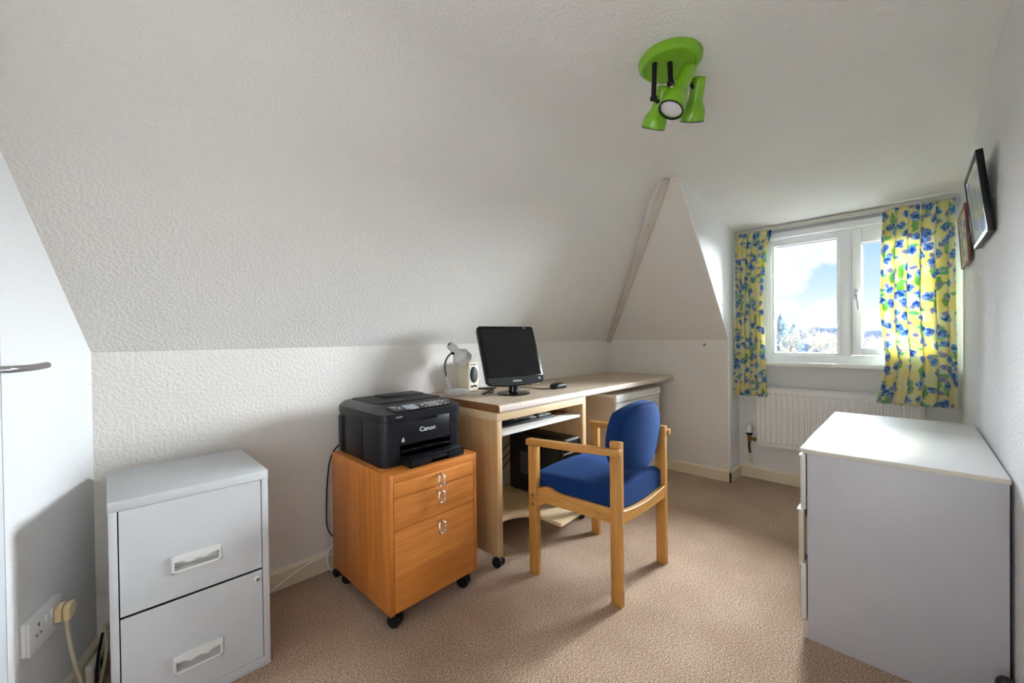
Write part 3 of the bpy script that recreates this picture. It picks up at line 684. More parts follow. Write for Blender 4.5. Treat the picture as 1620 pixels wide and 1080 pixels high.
# lower body: side towers and a dark output slot between them
mb = MB(); fx0, fx1 = .830, 1.078
prof = rrect(px0, px1, py0, py1, .05, 0)
loft(mb, [[(x, y, pz+.010) for x, y, z in rrect(px0+.004, px1-.004, py0+.004, py1, .05, 0)], [(x, y, pz+.018) for x, y, z in prof], [(x, y, .676) for x, y, z in rrect(px0, px1, py0+.16, py1, .03, 0)]][:0] or [[(x, y, pz) for x, y, z in rrect(px0+.004, px1-.004, py0+.165, py1, .01, 0)], [(x, y, seam) for x, y, z in rrect(px0+.004, px1-.004, py0+.165, py1, .01, 0)]])
def tower(xa, xb, left):
    r = .05; pts = []
    if left:
        for i in range(9): a = R(180+90*i/8); pts.append((xa+r+r*math.cos(a), py0+r+r*math.sin(a), pz))
        pts += [(xb, py0, pz), (xb, py0+.18, pz), (xa, py0+.18, pz)]
    else:
        pts += [(xa, py0+.18, pz), (xa, py0, pz)]
        for i in range(9): a = R(270+90*i/8); pts.append((xb-r+r*math.cos(a), py0+r+r*math.sin(a), pz))
        pts += [(xb, py0+.18, pz)]
    mb.prism(pts, (0, 0, seam-pz-.0015))
tower(px0, fx0, True); tower(fx1, px1, False)
mb.box(px0, px0+.02, py0+.17, py1-.012, pz+.001, seam-.0015, .002); mb.box(px1-.02, px1, py0+.17, py1-.012, pz+.001, seam-.0015, .002)
mb.box(px0-.006, px0+.01, py1-.05, py1-.004, pz+.004, seam-.012, .004)
obj('body', mb, 'printer_black', pr)
mb = MB(); mb.box(fx0+.0012, fx1-.0012, py0+.001, py0+.012, .671, seam-.002, .0012)
fp = obj('front_door', mb, 'printer_black', pr)
mb = text_mb('Canon', .030); mb.xf(Matrix.Translation((.962, py0+.0005, .722)) @ XZ @ Matrix.Diagonal((1.0, .9, 1, 1))); obj('lettering', mb, 'print_white', fp)
mb = MB(); mb.box(.836, .853, py0+.0002, py0+.002, .684, .704); bd = obj('badge', mb, 'black_gloss', fp)
mb = MB()
for z in (.6855, .6905): mb.box(.838, .851, py0-.0006, py0+.001, z, z+.0028)
for z in (.695, .699): mb.box(.841, .848, py0-.0006, py0+.001, z, z+.0020)
obj('badge_print', mb, 'print_white', bd)
mb = MB(); mb.box(fx0+.085, fx1-.068, py0-.001, py0+.004, seam-.0100, seam-.0005, .001); obj('door_grip', mb, 'black_gloss', fp)
# output slot floor, guides and the pulled tray
mb = MB(); mb.box(fx0, fx1, py0+.004, py0+.165, .640, .645); mb.box(fx0, fx1, py0+.163, py0+.166, .60, .675)
mb.box(fx0+.004, fx1-.004, py0-.004, py0+.06, .6455, .650, .001); mb.box(.93, .965, py0-.012, py0+.05, .650, .655, .002)
obj('output_tray', mb, 'black_gloss', pr)
mb = MB(); tx0, tx1, ty = .832, 1.098, 1.392
mb.box(tx0+.01, tx1-.012, ty+.004, py0+.15, pz+.002, pz+.014, .001)
mb.box(tx0, tx0+.006, ty, py0+.05, pz+.002, pz+.036, .001); mb.box(tx1-.006, tx1, ty, py0+.05, pz+.002, pz+.036, .001)
xm = (tx0+tx1)/2+.01
mb.box(tx0, xm-.045, ty, ty+.006, pz+.001, pz+.036, .001); mb.box(xm+.045, tx1, ty, ty+.006, pz+.001, pz+.036, .001); mb.box(xm-.046, xm+.046, ty+.004, ty+.008, pz+.001, pz+.026, .001)
mb.box(tx0, tx1, ty, ty+.055, pz+.030, pz+.0365, .001)
obj('paper_cassette', mb, 'printer_black', pr)
# scanner section with the sloped control panel
mb = MB(); zt = .822
rA = rrect(px0, px1, py0, py1, .05, seam); rB = [(x, y, .801) for x, y, z in rrect(px0, px1, py0, py1, .05, 0)]
rC = [(x, y, .818) for x, y, z in rrect(px0+.018, px1-.010, py0+.095, py1-.006, .03, 0)]; rD = [(x, y, .824) for x, y, z in rrect(px0+.035, px1-.022, py0+.11, py1-.012, .03, 0)]
loft(mb, [rA, rB, rC, rD]); obj('scanner_unit', mb, 'printer_black', pr, 28)
mb = MB(); loft(mb, [[(x, y, .8235) for x, y, z in rrect(px0+.045, px1-.03, py0+.125, py1-.02, .02, 0)], [(x, y, .830) for x, y, z in rrect(px0+.055, px1-.036, py0+.13, py1-.025, .02, 0)]])
mb.box(px0+.15, px1-.045, py1-.15, py1-.05, .829, .836, .002)
lid = obj('feeder_lid', mb, 'printer_lid', pr, 25)
mb = MB(); mb.box(px0+.14, px0+.19, py0+.16, py0+.172, .8295, .8315); obj('lid_slot', mb, 'black_gloss', lid)
sl = math.atan2(.017, .092)
cpM = Matrix.Translation(((px0+px1)/2+.012, py0+.05, .8108)) @ Matrix.Rotation(sl, 4, 'X')
mb = MB(); mb.prism([(-.150, -.036, 0), (.125, -.036, 0), (.165, .034, 0), (-.150, .034, 0)], (0, 0, .0035), .001); mb.xf(cpM); cp = obj('control_panel', mb, 'black_gloss', pr)
mb = MB(); mb.box(-.088, -.030, -.022, .026, .0033, .0045); mb.xf(cpM); obj('display', mb, 'lcd_grey', cp)
def pkey(x0, x1, y0, y1):
    mb = MB(); mb.box(x0, x1, y0, y1, .0033, .0044); mb.xf(cpM); obj('key', mb, 'print_white', cp)
for i in range(4):
    for j in range(4): pkey(.022+i*.018, .029+i*.018, -.026+j*.015, -.0215+j*.015)
for (x, y) in ((-.130, .012), (-.116, -.008), (-.112, .004), (-.135, .022), (-.075, -.031), (-.06, -.031), (-.045, -.031), (.0, .012), (-.005, -.004), (.002, -.022), (.098, .020), (.10, .0), (.104, -.02), (.115, .02)): pkey(x, x+.009, y, y+.0035)
mb = text_mb('MAXIFY', .0085, .0003); mb.xf(Matrix.Translation((.829, py0-.0004, .787)) @ XZ); obj('model_lettering', mb, 'print_white', pr)

# ------------------------------------------------------------ computer desk unit
dk = thing('computer_desk', 'pale wooden computer desk on casters below the worktop', 'desk', (1.68, 1.66, 0))
dx0, dx1, dy0, dy1, dz1 = 1.310, 2.047, 1.405, 1.93, .741
mb = MB(); mb.box(dx0, dx0+.032, dy0, dy1, .045, .700, .0012); obj('side_panel', mb, 'maple_v', dk)
mb = MB(); mb.box(dx1-.034, dx1, dy0, dy1, .045, .700, .0012); obj('side_panel', mb, 'maple_v', dk)
mb = MB(); mb.box(dx0, dx1, dy0, dy1, .7005, dz1, .0012); obj('top_panel', mb, 'maple_x', dk)
mb = MB(); mb.box(dx0+.032, dx1-.034, dy1-.02, dy1-.004, .45, .69); obj('rear_rail', mb, 'maple_x', dk)
mb = MB(); mb.box(dx0+.036, 1.990, dy0+.003, 1.80, .6255, .638, .001); obj('keyboard_shelf', mb, 'white_lam', dk)
for x, x_ in ((dx0+.0325, dx0+.0355), (1.9905, 2.0125)):
    mb = MB(); mb.box(x, x_, dy0+.03, 1.80, .628, .6365); obj('shelf_runner', mb, 'steel', dk)
pts = [(dx0+.032, 1.90, .113)]
for i in range(21): a = i/20; pts.append((dx0+.0325+.315*a, 1.45+.115*max(0, math.sin(a*math.pi))**.6, .113))
pts += [(1.656, 1.315, .113), (1.662, 1.300, .113), (dx1-.034, 1.318, .113), (dx1-.034, 1.90, .113)]
mb = MB(); mb.prism(pts, (0, 0, .018)); obj('bottom_shelf', mb, 'maple_x', dk, 25)
for (x, y, a) in ((dx0+.012, dy0+.012, .2), (dx1-.02, dy0+.03, .5), (dx0+.016, dy1-.05, .5), (dx1-.02, dy1-.05, .1)): caster(dk, x, y, .046, .026, a)

# ------------------------------------------------------------ worktop
wt = thing('worktop', 'long beige speckled laminate worktop along the left wall', 'worktop', (2.3, 1.69, .742))
mb = MB(); t = bmesh.new(); x0, x1, y0, y1, z0, z1 = 1.3165, XF-.003, 1.392, YL-.002, .7425, .780
pr_ = [(y1, z0), (y1, z1)]
prof = [(y1, z1), (y0+.012, z1), (y0+.006, z1-.0015), (y0+.0015, z1-.006), (y0, z1-.012), (y0, z0+.006), (y0+.004, z0+.0005), (y0+.01, z0), (y1, z0)]
mb.prism([(x0, y, z) for y, z in prof], (x1-x0, 0, 0)); wo = obj('top', mb, ['worktop_lam', 'worktop_front'], wt, 30)
for p in wo.data.polygons:
    if p.normal.y < -.5: p.material_index = 1
mb = MB(); mb.prism([(x0-.0012, y, z) for y, z in prof], (.0014, 0, 0)); obj('bare_end', mb, 'chip_core', wt)

# ------------------------------------------------------------ white drawer cabinet below the worktop
uc = thing('under_desk_cabinet', 'white drawer cabinet below the worktop behind the blue chair', 'cabinet', (2.82, 1.7, 0))
ux0, ux1, uy0, uy1, uz = 2.487, 3.165, 1.452, 1.93, .695
mb = MB(); mb.box(ux0, ux0+.02, uy0+.025, uy1, 0, uz-.006, .002); mb.box(ux1-.02, ux1, uy0+.025, uy1, 0, uz-.006, .002); mb.box(ux0+.02, ux1-.02, uy1-.01, uy1, 0, uz-.006); mb.box(ux0+.02, ux1-.02, uy0+.03, uy1-.01, .0, .06); obj('carcass', mb, 'beige_side', uc)
mb = MB(); mb.prism([(ux0-.003, uy1, uz-.02), (ux0-.003, uy1, uz), (ux0-.003, uy0+.02, uz), (ux0-.003, uy0+.006, uz-.004), (ux0-.003, uy0, uz-.016), (ux0-.003, uy0, uz-.055), (ux0-.003, uy0+.022, uz-.060), (ux0-.003, uy0+.022, uz-.02)], (ux1-ux0+.006, 0, 0)); obj('top', mb, 'white_lam', uc, 40)
for (za, zb) in ((.50, .633), (.29, .495), (.07, .285)):
    mb = MB(); mb.box(ux0+.002, ux1-.002, uy0+.006, uy0+.024, za, zb-.018, .003); mb.box(ux0+.002, ux1-.002, uy0+.002, uy0+.024, zb-.016, zb, .003); obj('drawer', mb, 'white_lam', uc)

# ------------------------------------------------------------ things on and in the desk
# monitor
mo = thing('monitor', 'black flat screen monitor switched off on the worktop', 'monitor', (1.650, 1.628, .7805), -.212)
tl_ = Matrix.Translation((-.010, -.047, .1065)) @ Matrix.Rotation(-.353, 4, 'X')
sw, sh = .352, .283
mb = MB(); bz = .015
outer = [(-sw/2-bz, -.032), (-sw/2-bz+.02, -.047), (-.06, -.056), (.06, -.056), (sw/2+bz-.02, -.047), (sw/2+bz, -.032), (sw/2+bz, sh+.006), (sw/2+bz-.012, sh+.017), (-sw/2-bz+.012, sh+.017), (-sw/2-bz, sh+.006)]
t = MB(); t.prism([(x, .0, z) for x, z in outer], (0, .018, 0), .0035, 3)
t.prism([(x*.97, .018, (z-.13)*.96+.13) for x, z in outer], (0, .022, 0), .006, 2); t.xf(tl_)
obj('casing', t, 'casing_black', mo, 30)
mb = MB(); mb.box(-sw/2, sw/2, -.0012, .002, 0, sh); mb.xf(tl_); obj('screen', mb, 'screen_off', mo)
mb = MB(); mb.prism([(-sw/2-bz+.004, -.0008, -.004), (sw/2+bz-.004, -.0008, -.004), (sw/2+bz-.004, -.0008, -.030), (sw/2+bz-.02, -.0008, -.044), (.06, -.0008, -.053), (-.06, -.0008, -.053), (-sw/2-bz+.02, -.0008, -.044), (-sw/2-bz+.004, -.0008, -.030)], (0, .002, 0)); mb.xf(tl_); bzl = obj('lower_bezel', mb, 'bezel_gloss', mo)
mb = text_mb('SAMSUNG', .0125, .0004); mb.xf(tl_ @ Matrix.Translation((.0, -.0012, -.029)) @ XZ); obj('lettering', mb, 'print_white', bzl)
mb = text_mb('932', .010, .0003); mb.xf(tl_ @ Matrix.Translation((sw/2-.05, -.0014, sh+.008)) @ XZ); mb.bm.free(); mb.bm = bmesh.new(); mb.box(sw/2-.06, sw/2-.045, -.001, .0, sh+.003, sh+.009); mb.xf(tl_); obj('corner_sticker', mb, 'lcd_grey', mo)
mb = MB(); mb.lathe([(.006, 0), (.006, .0015)], (0, 0, 0), (0, -1, 0), 16); mb.xf(tl_ @ Matrix.Translation((sw/2-.02, -.0008, -.022))); obj('power_button', mb, 'silver_plastic', bzl)
mb = MB(); mb.lathe([(0, 0), (.092, 0), (.097, .003), (.094, .008), (.06, .012), (.02, .016), (0, .016)], (0, 0, 0), n=44); obj('base', mb, 'black_gloss', mo, 50)
mb = MB(); mb.tube([(0, 0, .012), (0, .0, .05), (0, -.005, .10), (0, -.004, .13)], [.028, .020], 18); obj('neck', mb, 'black_gloss', mo, 60)

# desk lamp
lp = thing('desk_lamp', 'white bendy desk lamp at the left end of the worktop', 'lamp', (1.415, 1.84, .780))
mb = MB(); mb.prism([(1.355, 1.885, .7802), (1.372, 1.795, .7802), (1.462, 1.80, .7802), (1.475, 1.875, .7802), (1.455, 1.90, .7802), (1.375, 1.905, .7802)], (0, 0, .030), .008, 3); obj('base', mb, 'lamp_white', lp)
mb = MB(); mb.lathe([(.016, 0), (.013, .02), (.008, .07), (.0055, .095)], (1.376, 1.86, .806), (-.28, 0, 1), 20); obj('socket', mb, 'lamp_white', lp)
mb = MB(); mb.tube([(1.352, 1.86, .885), (1.340, 1.86, .93), (1.342, 1.86, .965), (1.362, 1.86, 1.0), (1.388, 1.86, 1.018)], .0055, 10, smooth=2); obj('gooseneck', mb, 'grey_arm', lp, 60)
a = Vector((1.368, 1.85, 1.068)); b_ = Vector((1.470, 1.845, .972)); d = (b_-a).normalized(); L = (b_-a).length
mb = MB(); mb.lathe([(.006, .004), (.012, 0), (.021, .002), (.0235, .008), (.0245, L*.44), (.030, L*.52), (.048, L*.66), (.052, L*.70), (.053, L*.98), (.050, L), (.047, L*.97), (.044, L*.70), (.0, L*.5)], a, d, 32); obj('shade', mb, 'lamp_white', lp, 28)
mb = MB(); mb.lathe([(.009, 0), (.009, .004), (0, .004)], a-d*.001, -d, 14); obj('switch', mb, 'grey_arm', lp)
mb = MB(); mb.lathe([(.009, 0), (.009, .012)], (1.385, 1.848, 1.018), (0, -1, 0), 14); obj('swivel', mb, 'black_plastic', lp)

# speakers
def speaker(x, y, rz, label):
    t = thing('speaker', label, 'speaker', (x, y, .7803), rz, 'cream desktop speakers')
    w_, h_, dp = .048, .0915, .05
    mb = MB(); mb.rbox((w_, dp, h_), .014, 8, lambda q: Vector((q.x*(1-.10*(q.z/h_)**2-.05*max(0, q.z/h_)), q.y+dp+.006*(q.z/h_)**2*(1 if q.y < 0 else 0), q.z+h_))); obj('cabinet', mb, 'cream_plastic', t, 50)
    mb = MB(); mb.box(-.04, .04, .012, .088, 0, .004); obj('foot', mb, 'black_plastic', t)
    mb = MB(); mb.lathe([(0, .0), (.8, .0), (1.0, .35), (.9, .8), (.5, 1), (0, 1)], (0, 0, 0), (0, -1, 0), 30); mb.xf(Matrix.Translation((0, .004, .102)) @ Matrix.Diagonal((.029, .012, .049, 1))); obj('grille', mb, 'speaker_cloth', t, 60)
    mb = MB(); mb.box(-.022, .022, -.0005, .004, .160, .166, .001); obj('brand_strip', mb, 'dark_post', t)
    for k in (-.016, 0, .016):
        mb = MB(); mb.lathe([(.006, 0), (.005, .008), (0, .008)], (k, .002, .036-abs(k)*.2), (0, -1, 0), 14); obj('knob', mb, 'black_plastic', t)
    return t
speaker(1.558, 1.868, .05, 'cream desktop speaker standing beside the white desk lamp')
speaker(2.055, 1.80, -.12, 'cream desktop speaker mostly hidden behind the monitor')
# mouse
mb = MB(); mb.rbox((.055, .030, .018), .017, 8, lambda q: Vector((q.x, q.y*(1-.12*(q.x/.055)), (q.z+.018)*(1-.25*(q.x/.055)**2))))
mb.xf(Matrix.Translation((2.005, 1.578, .7803)) @ Matrix.Rotation(-.15, 4, 'Z'))
ms_ = solo('computer_mouse', mb, 'black_plastic', 'black computer mouse on the worktop right of the monitor', 'mouse', smooth=60)
mb = MB(); mb.tube([(1.952, 1.587, .790), (1.92, 1.61, .784), (1.90, 1.66, .783), (1.90, 1.73, .786), (1.86, 1.80, .784)], .0022, 8, smooth=2); obj('lead', mb, 'black_plastic', ms_)
mb = MB(); mb.box(1.978, 1.983, 1.575, 1.577, .812, .813); mb.bm.free()
# loose black leads behind the monitor
mb = MB(); mb.tube([(1.50, 1.72, .786), (1.56, 1.74, .792), (1.60, 1.75, .802), (1.66, 1.78, .806), (1.70, 1.84, .79), (1.66, 1.95, .784)], .006, 8, smooth=2); mb.tube([(1.56, 1.73, .784), (1.62, 1.76, .784), (1.67, 1.83, .784), (1.69, 1.93, .784)], .004, 8, smooth=2)
solo('cable', mb, 'black_gloss', 'black monitor lead curled on the worktop left of its stand', 'cable')

# keyboard and pad on the pull-out shelf
kb = thing('keyboard', 'black keyboard with lit key tops painted white on the pull-out shelf', 'keyboard', (1.62, 1.56, .6385), -.03)
mb = MB(); mb.hexa([(-.225, -.075, 0), (.225, -.075, 0), (.225, .075, 0), (-.225, .075, 0), (-.225, -.075, .012), (.225, -.075, .012), (.225, .075, .026), (-.225, .075, .026)], .003); obj('case', mb, 'black_plastic', kb)
rnd = random.Random(2)
def key(x, x1, y, z, pale):
    mb = MB(); mb.box(x, x1, y, y+.0175, z-.001, z+.007, .0015, 1); k_ = obj('key', mb, 'print_white' if pale else 'black_plastic', kb)
    if pale: k_['label'] = 'key whitened for its lit top'
for r_ in range(6):
    for c_ in range(17):
        x = -.212+c_*.0251; y = -.055+r_*.0205; z = .0125+(y+.075)/.15*.014
        if r_ == 0 and 3 <= c_ <= 7: continue
        key(x, x+.0222, y, z, (r_ in (0, 1) and c_ > 5 and rnd.random() < .75) or (r_ > 1 and rnd.random() < .12))  # black keys; light on their tops is painted as white keys
key(-.1367, -.014, -.055, .0144, False)
mb = MB(); mb.box(1.875, 1.985, 1.50, 1.70, .6385, .6465, .002); solo('desk_pad', mb, 'brown_pad', 'flat reddish brown pad beside the keyboard on its shelf', 'pad')

# computer tower
pc = thing('computer_tower', 'black computer tower standing on the desk bottom shelf', 'computer', (1.93, 1.63, .131))
cx0, cx1, cy0, cy1, cz0, cz1 = 1.842, 2.008, 1.412, 1.857, .1315, .500
mb = MB(); mb.box(cx0, cx1, cy0+.035, cy1, cz0+.008, cz1, .004); obj('case', mb, 'black_plastic', pc)
mb = MB(); mb.prism([(cx0-.003, cy0+.036, cz0+.004), (cx0-.003, cy0+.012, cz0+.004), (cx0-.003, cy0, cz0+.08), (cx0-.003, cy0, cz1-.06), (cx0-.003, cy0+.012, cz1+.004), (cx0-.003, cy0+.036, cz1+.004)], (cx1-cx0+.006, 0, 0), .003); fb = obj('front_bezel', mb, 'black_gloss', pc)
mb = MB(); mb.box(cx0-.004, cx1+.004, cy0-.002, cy0+.004, cz1-.075, cz1-.066, .001); mb.box(cx0+.02, cx1-.02, cy0+.002, cy0+.022, cz1-.004, cz1+.006, .001); obj('silver_trim', mb, 'silver_plastic', fb)
mb = MB(); mb.box(cx0-.0015, cx0+.002, cy0+.05, cy1-.015, cz0+.02, cz1-.012, .001); spn = obj('side_cover', mb, 'black_plastic', pc)
mb = MB()
for i in range(10):
    for j in range(3): mb.box(cx0-.003, cx0-.001, 1.735-j*.03, 1.757-j*.03, .255+i*.014, .2605+i*.014)
obj('vent', mb, 'silver_plastic', spn)
for (x, y) in ((cx0+.02, cy0+.07), (cx1-.02, cy0+.07), (cx0+.02, cy1-.04), (cx1-.02, cy1-.04)):
    mb = MB(); mb.box(x-.012, x+.012, y-.012, y+.012, cz0, cz0+.009); obj('foot', mb, 'black_rubber', pc)
mb = MB()
for k, (xx, d_) in enumerate(((1.69, 0), (1.71, .03), (1.735, .05))):
    mb.tube([(1.86, 1.866, .42-.05*k), (1.80+d_*.3, 1.90, .36-.06*k), (xx, 1.93, .30-.03*k), (xx-.03+d_, 1.95, .43), (xx-.02, 1.95, .56)], .0028, 7, smooth=2)
solo('cable', mb, 'black_plastic', 'thin black leads hanging behind the computer tower', 'cable')

# ------------------------------------------------------------ blue armchair
ch = thing('armchair', 'blue upholstered wooden armchair facing the desk', 'chair', (1.67, 1.06, 0))
def post(xa, xb, ya, yb, ztop, lean=0.0, groove=False):
    mb = MB(); mb.hexa([(xa, ya, 0), (xb, ya, 0), (xb, yb, 0), (xa, yb, 0), (xa, ya-lean, ztop), (xb, ya-lean, ztop), (xb, yb-lean, ztop), (xa, yb-lean, ztop)], .003)
    return obj('leg', mb, 'beech_v', ch)
lA = post(1.452, 1.480, .835, .884, .672); lC = post(1.880, 1.908, .842, .890, .668)
lB = post(1.389, 1.419, 1.231, 1.279, .598); lD = post(1.915, 1.943, 1.239, 1.286, .598)
def arm(xo0, xi0, xo1, xi1, y0, y1, zf, zr):
    mb = MB(); th = .028
    ym = y0+(y1-y0)*.55; xo = xo0+(xo1-xo0)*.55; xi = xi0+(xi1-xi0)*.55; zm = zf+(zr-zf)*.5
    P = [(xo0, y0, zf), (xi0, y0, zf), (xi, ym, zm-.002), (xi1, y1, zr), (xo1, y1, zr), (xo, ym, zm-.002)]
    mb.prism([(p[0], p[1], p[2]-th) for p in P], (0, 0, th), .004, 2); return obj('armrest', mb, 'beech_y', ch)
arm(1.385, 1.424, 1.424, 1.4505, 1.292, .828, .626, .650)
arm(1.950, 1.911, 1.936, 1.9095, 1.298, .836, .626, .650)
def side_rail(x0, y0, x1, y1, s):
    mb = MB(); n = 16; topz, botz = [], []
    for i in range(n+1):
        f = i/n; x = x0+(x1-x0)*f; y = y0+(y1-y0)*f
        zt = .400+.020*math.exp(-((f-.14)/.12)**2)-.004*f; zb = .345-.028*max(0, 1-f/.13)**1.2-.014*f
        topz.append((x, y, zt)); botz.append((x, y, zb))
    mb.prism(topz+botz[::-1], (s*.022, 0, 0), .002, 1); return obj('side_rail', mb, 'beech_y', ch)
side_rail(1.399, 1.233, 1.457, .883, 1); side_rail(1.933, 1.241, 1.903, .889, -1)
def cross_rail(y, xa, xb, sag, zt, zb, name):
    mb = MB(); n = 14; tp = [(xa+(xb-xa)*i/n, y, zt-sag*(1-(2*i/n-1)**2)) for i in range(n+1)]; bt = [(xa+(xb-xa)*i/n, y, zb-sag*.3*(1-(2*i/n-1)**2)) for i in range(n+1)]
    mb.prism(tp+bt[::-1], (0, .022, 0), .002, 1); return obj(name, mb, 'beech_x', ch)
cross_rail(.843, 1.479, 1.881, .020, .386, .328, 'back_rail'); cross_rail(1.245, 1.418, 1.916, .0, .395, .345, 'front_rail')
def seat_fn(q):
    f = (q.y/.215+1)/2
    x = 1.668+.008*(1-f)+q.x*(.82+.165*f); y = 1.078+q.y
    z = .428+q.z+.014*(1-(q.x/.245)**2)*(q.z > 0)-.012*max(0, f-.8)/.2*(q.z > 0)
    if q.z < 0: z += .012*math.exp(-((1-f-.12)/.15)**2)-.016*(1-(q.x/.245)**2)-.018*max(0, 1-f*3)
    return Vector((x, y, z))
mb = MB(); mb.rbox((.262, .218, .040), .026, 14, seat_fn); st = obj('seat', mb, 'blue_cloth', ch, 70)
def back_fn(q):
    hx, hz = .206, .152; a, c = q.x/hx, q.z/hz; k = .86
    x = hx*a*math.sqrt(max(0, 1-k*.5*c*c)); z = hz*c*math.sqrt(max(0, 1-k*.5*a*a))
    return Vector((1.683+x, .868+q.y+.030*a*a-.06*(z-.0), .660+z))
mb = MB(); mb.rbox((.206, .033, .152), .024, 14, back_fn); br = obj('backrest', mb, 'blue_cloth', ch, 70)
mb = MB(); P = []
for i in range(61):
    tt = -1+2*i/60.0; ang = math.pi*(1.0-i/60.0)
    P.append(back_fn(Vector((.206*math.copysign(abs(math.cos(ang))**.45, math.cos(ang)), -.0305, .150*abs(math.sin(ang))**.45))))
mb.tube(P, .0016, 6); obj('piping', mb, 'blue_cloth', br)
for z in (.372, .334):
    mb = MB(); mb.lathe([(.0065, 0), (.0065, .0015), (0, .0022)], (1.466, .835, z+.004), (0, -1, 0), 14); obj('bolt', mb, 'steel', lA)
for z in (.372, .330):
    mb = MB(); mb.lathe([(.0065, 0), (.0065, .0015), (0, .0022)], (1.389, 1.252, z), (-1, 0, 0), 14); obj('bolt', mb, 'steel', lB)

# ------------------------------------------------------------ chest of drawers
cd = thing('chest_of_drawers', 'white three-drawer chest against the right wall', 'chest of drawers', (2.25, .05, 0))
kx0, kx1, ky0, ky1, kz = 1.775, 2.73, -.193, .270, .672
mb = MB(); mb.box(kx0, kx0+.018, ky0, ky1, 0, kz, .0008); mb.box(kx1-.018, kx1, ky0, ky1, 0, kz, .0008); mb.box(kx0+.018, kx1-.018, ky0, ky0+.006, .02, kz); obj('carcass', mb, 'chest_shaded', cd)
mb = MB(); mb.box(kx0+.018, kx1-.018, ky0+.01, ky1-.012, .06, kz-.003); obj('shade_core', mb, 'gap_shade', cd)
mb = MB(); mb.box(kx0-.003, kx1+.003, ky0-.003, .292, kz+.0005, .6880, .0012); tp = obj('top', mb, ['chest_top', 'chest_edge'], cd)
for p in tp.data.polygons:
    if p.normal.x < -.9: p.material_index = 1
mb = MB(); mb.box(kx0+.001, kx1-.001, ky1-.008, ky1+.014, 0, .064, .001); obj('plinth', mb, 'chest_beige', cd)
for (za, zb, dy, mm) in ((.468, .661, 0, 'chest_drawer'), (.271, .463, .006, 'chest_beige'), (.070, .266, 0, 'chest_drawer')):
    mb = MB(); mb.box(kx0-.001, kx1+.001, ky1+.004+dy, ky1+.020+dy, za, zb, .002); mb.box(kx0+.03, kx1-.03, ky1-.02, ky1+.005+dy, za+.02, zb-.03); dd = obj('drawer', mb, mm, cd)
    mb = MB(); mb.box(kx0-.001, kx1+.001, ky1+.006+dy, ky1+.025+dy, zb-.003, zb+.003, .001); obj('finger_lip', mb, 'white_gloss', dd)
# small dark post by the near corner
mb = MB(); mb.lathe([(.0, 0), (.020, 0), (.021, .01), (.021, .150), (.019, .168), (.012, .178), (0, .180)], (1.675, -.176, 0.0005), n=20)
solo('doorstop', mb, 'dark_post', 'small dark rounded post on the floor at the chest near corner', 'post')

# ------------------------------------------------------------ sockets, plugs and cables
so = thing('wall_socket', 'white double socket on the end wall beside the filing cabinet', 'socket', ep(.32, 0, .285))
mb = MB(); ebox(mb, .246, .390, 0, .012, .286, .374, .004); obj('back_box', mb, 'socket_white', so)
mb = MB(); ebox(mb, .245, .391, .012, .019, .285, .375, .003); fp_ = obj('faceplate', mb, 'socket_white', so)
for (s_, z, a, c) in ((.352, .345, .004, .009), (.343, .322, .007, .004), (.361, .322, .007, .004)): mb = MB(); ebox(mb, s_-a/2, s_+a/2, .0188, .0194, z, z+c); obj('pin_slot', mb, 'gap_shade', fp_)
for s_ in (.321, .298):
    mb = MB(); ebox(mb, s_-.005, s_+.005, .019, .023, .338, .358, .001); obj('switch', mb, 'socket_white', fp_)
pl = thing('plug', 'beige plug in the double socket with its cord hanging down', 'plug', ep(.268, .04, .30))
mb = MB(); P = [ep(a_, .0196, b_) for a_, b_ in ((.250, .310), (.290, .310), (.290, .345), (.280, .355), (.260, .355), (.250, .345))]; mb.prism(P, EN*.016, .003); mb.prism([q+EN*.018 for q in P], EN*.016, .004); obj('body', mb, 'plug_beige', pl)
mb = MB(); mb.tube([ep(.270, .038, .313), ep(.268, .040, .26), ep(.252, .044, .17), ep(.225, .050, .07), ep(.195, .056, .008), ep(.15, .060, .008), ep(.115, .056, .03), ep(.05, .046, .088), ep(.015, .024, .13)], .0048, 10, smooth=3); obj('cord', mb, 'cable_beige', pl, 60)
xl = thing('extension_lead', 'white extension lead on the floor in the left corner', 'extension lead', (-.05, 1.83, 0))
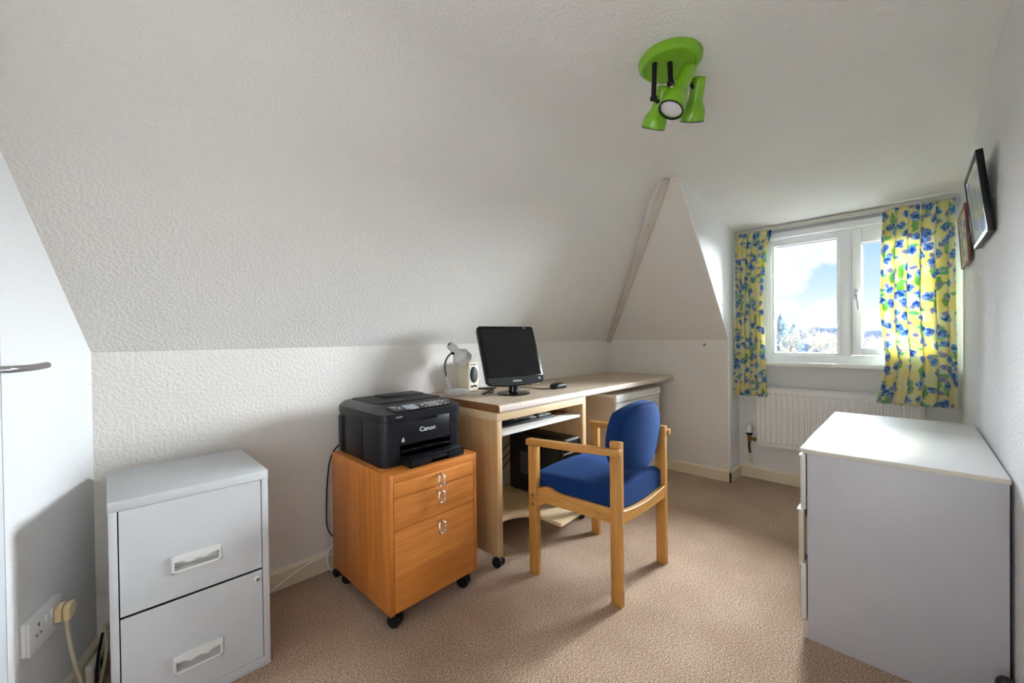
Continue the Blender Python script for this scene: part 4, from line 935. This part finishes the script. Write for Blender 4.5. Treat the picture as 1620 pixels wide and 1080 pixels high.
mb = MB(); ebox(mb, .05, .128, .017, .038, .001, .068, .005); bdy = obj('body', mb, 'cable_white', xl)
for s_ in (.070, .108):
    mb = MB(); ebox(mb, s_-.012, s_+.012, .0376, .0384, .020, .050); obj('outlet', mb, 'gap_shade', bdy)
mb = MB(); mb.tube([(-.018, 1.95, .118), (-.022, 1.92, .105), (-.028, 1.88, .088), (-.030, 1.84, .078), (-.034, 1.81, .02)], .004, 8, smooth=2)
solo('cable', mb, 'black_plastic', 'black lead looping down beside the filing cabinet left side', 'cable')
mb = MB(); mb.tube([(.392, 1.972, .006), (.47, 1.972, .008), (.56, 1.975, .045), (.65, 1.972, .078), (.73, 1.965, .084), (.80, 1.95, .075), (.86, 1.93, .02)], .0048, 8, smooth=2)
solo('cable', mb, 'cable_white', 'white lead lying along the skirting behind the cabinets', 'cable')
mb = MB(); mb.tube([(.79, 1.915, .155), (.74, 1.950, .130), (.722, 1.954, .09), (.722, 1.946, .045), (.738, 1.945, .012), (.80, 1.942, .006)], .0046, 8, smooth=2)
solo('cable', mb, 'cable_white', 'pale lead curving to the carpet at pedestal back corner', 'cable')
mb = MB(); mb.tube([(.775, 1.905, .62), (.745, 1.955, .56), (.734, 1.97, .44), (.730, 1.975, .30), (.728, 1.972, .22), (.745, 1.955, .170), (.80, 1.93, .14)], .0034, 8, smooth=2)
solo('cable', mb, 'black_plastic', 'black printer lead hanging down behind the orange pedestal', 'cable')
mb = MB(); mb.box(.735, .80, 1.895, 1.93, .001, .028, .005); ad = solo('power_adapter', mb, 'black_plastic', 'small black power adapter on the carpet behind the pedestal', 'adapter')
mb = MB(); mb.tube([(XF-.001, 1.145, 1.03), (XF-.012, 1.145, 1.03), (XF-.014, 1.145, 1.022), (XF-.012, 1.145, 1.014)], .0028, 8, smooth=1); mb.lathe([(.006, 0), (.006, .003)], (XF-.0005, 1.145, 1.032), (-1, 0, 0), 12)
solo('wall_hook', mb, 'black_plastic', 'tiny black hook on the low far wall beside the dormer', 'hook')
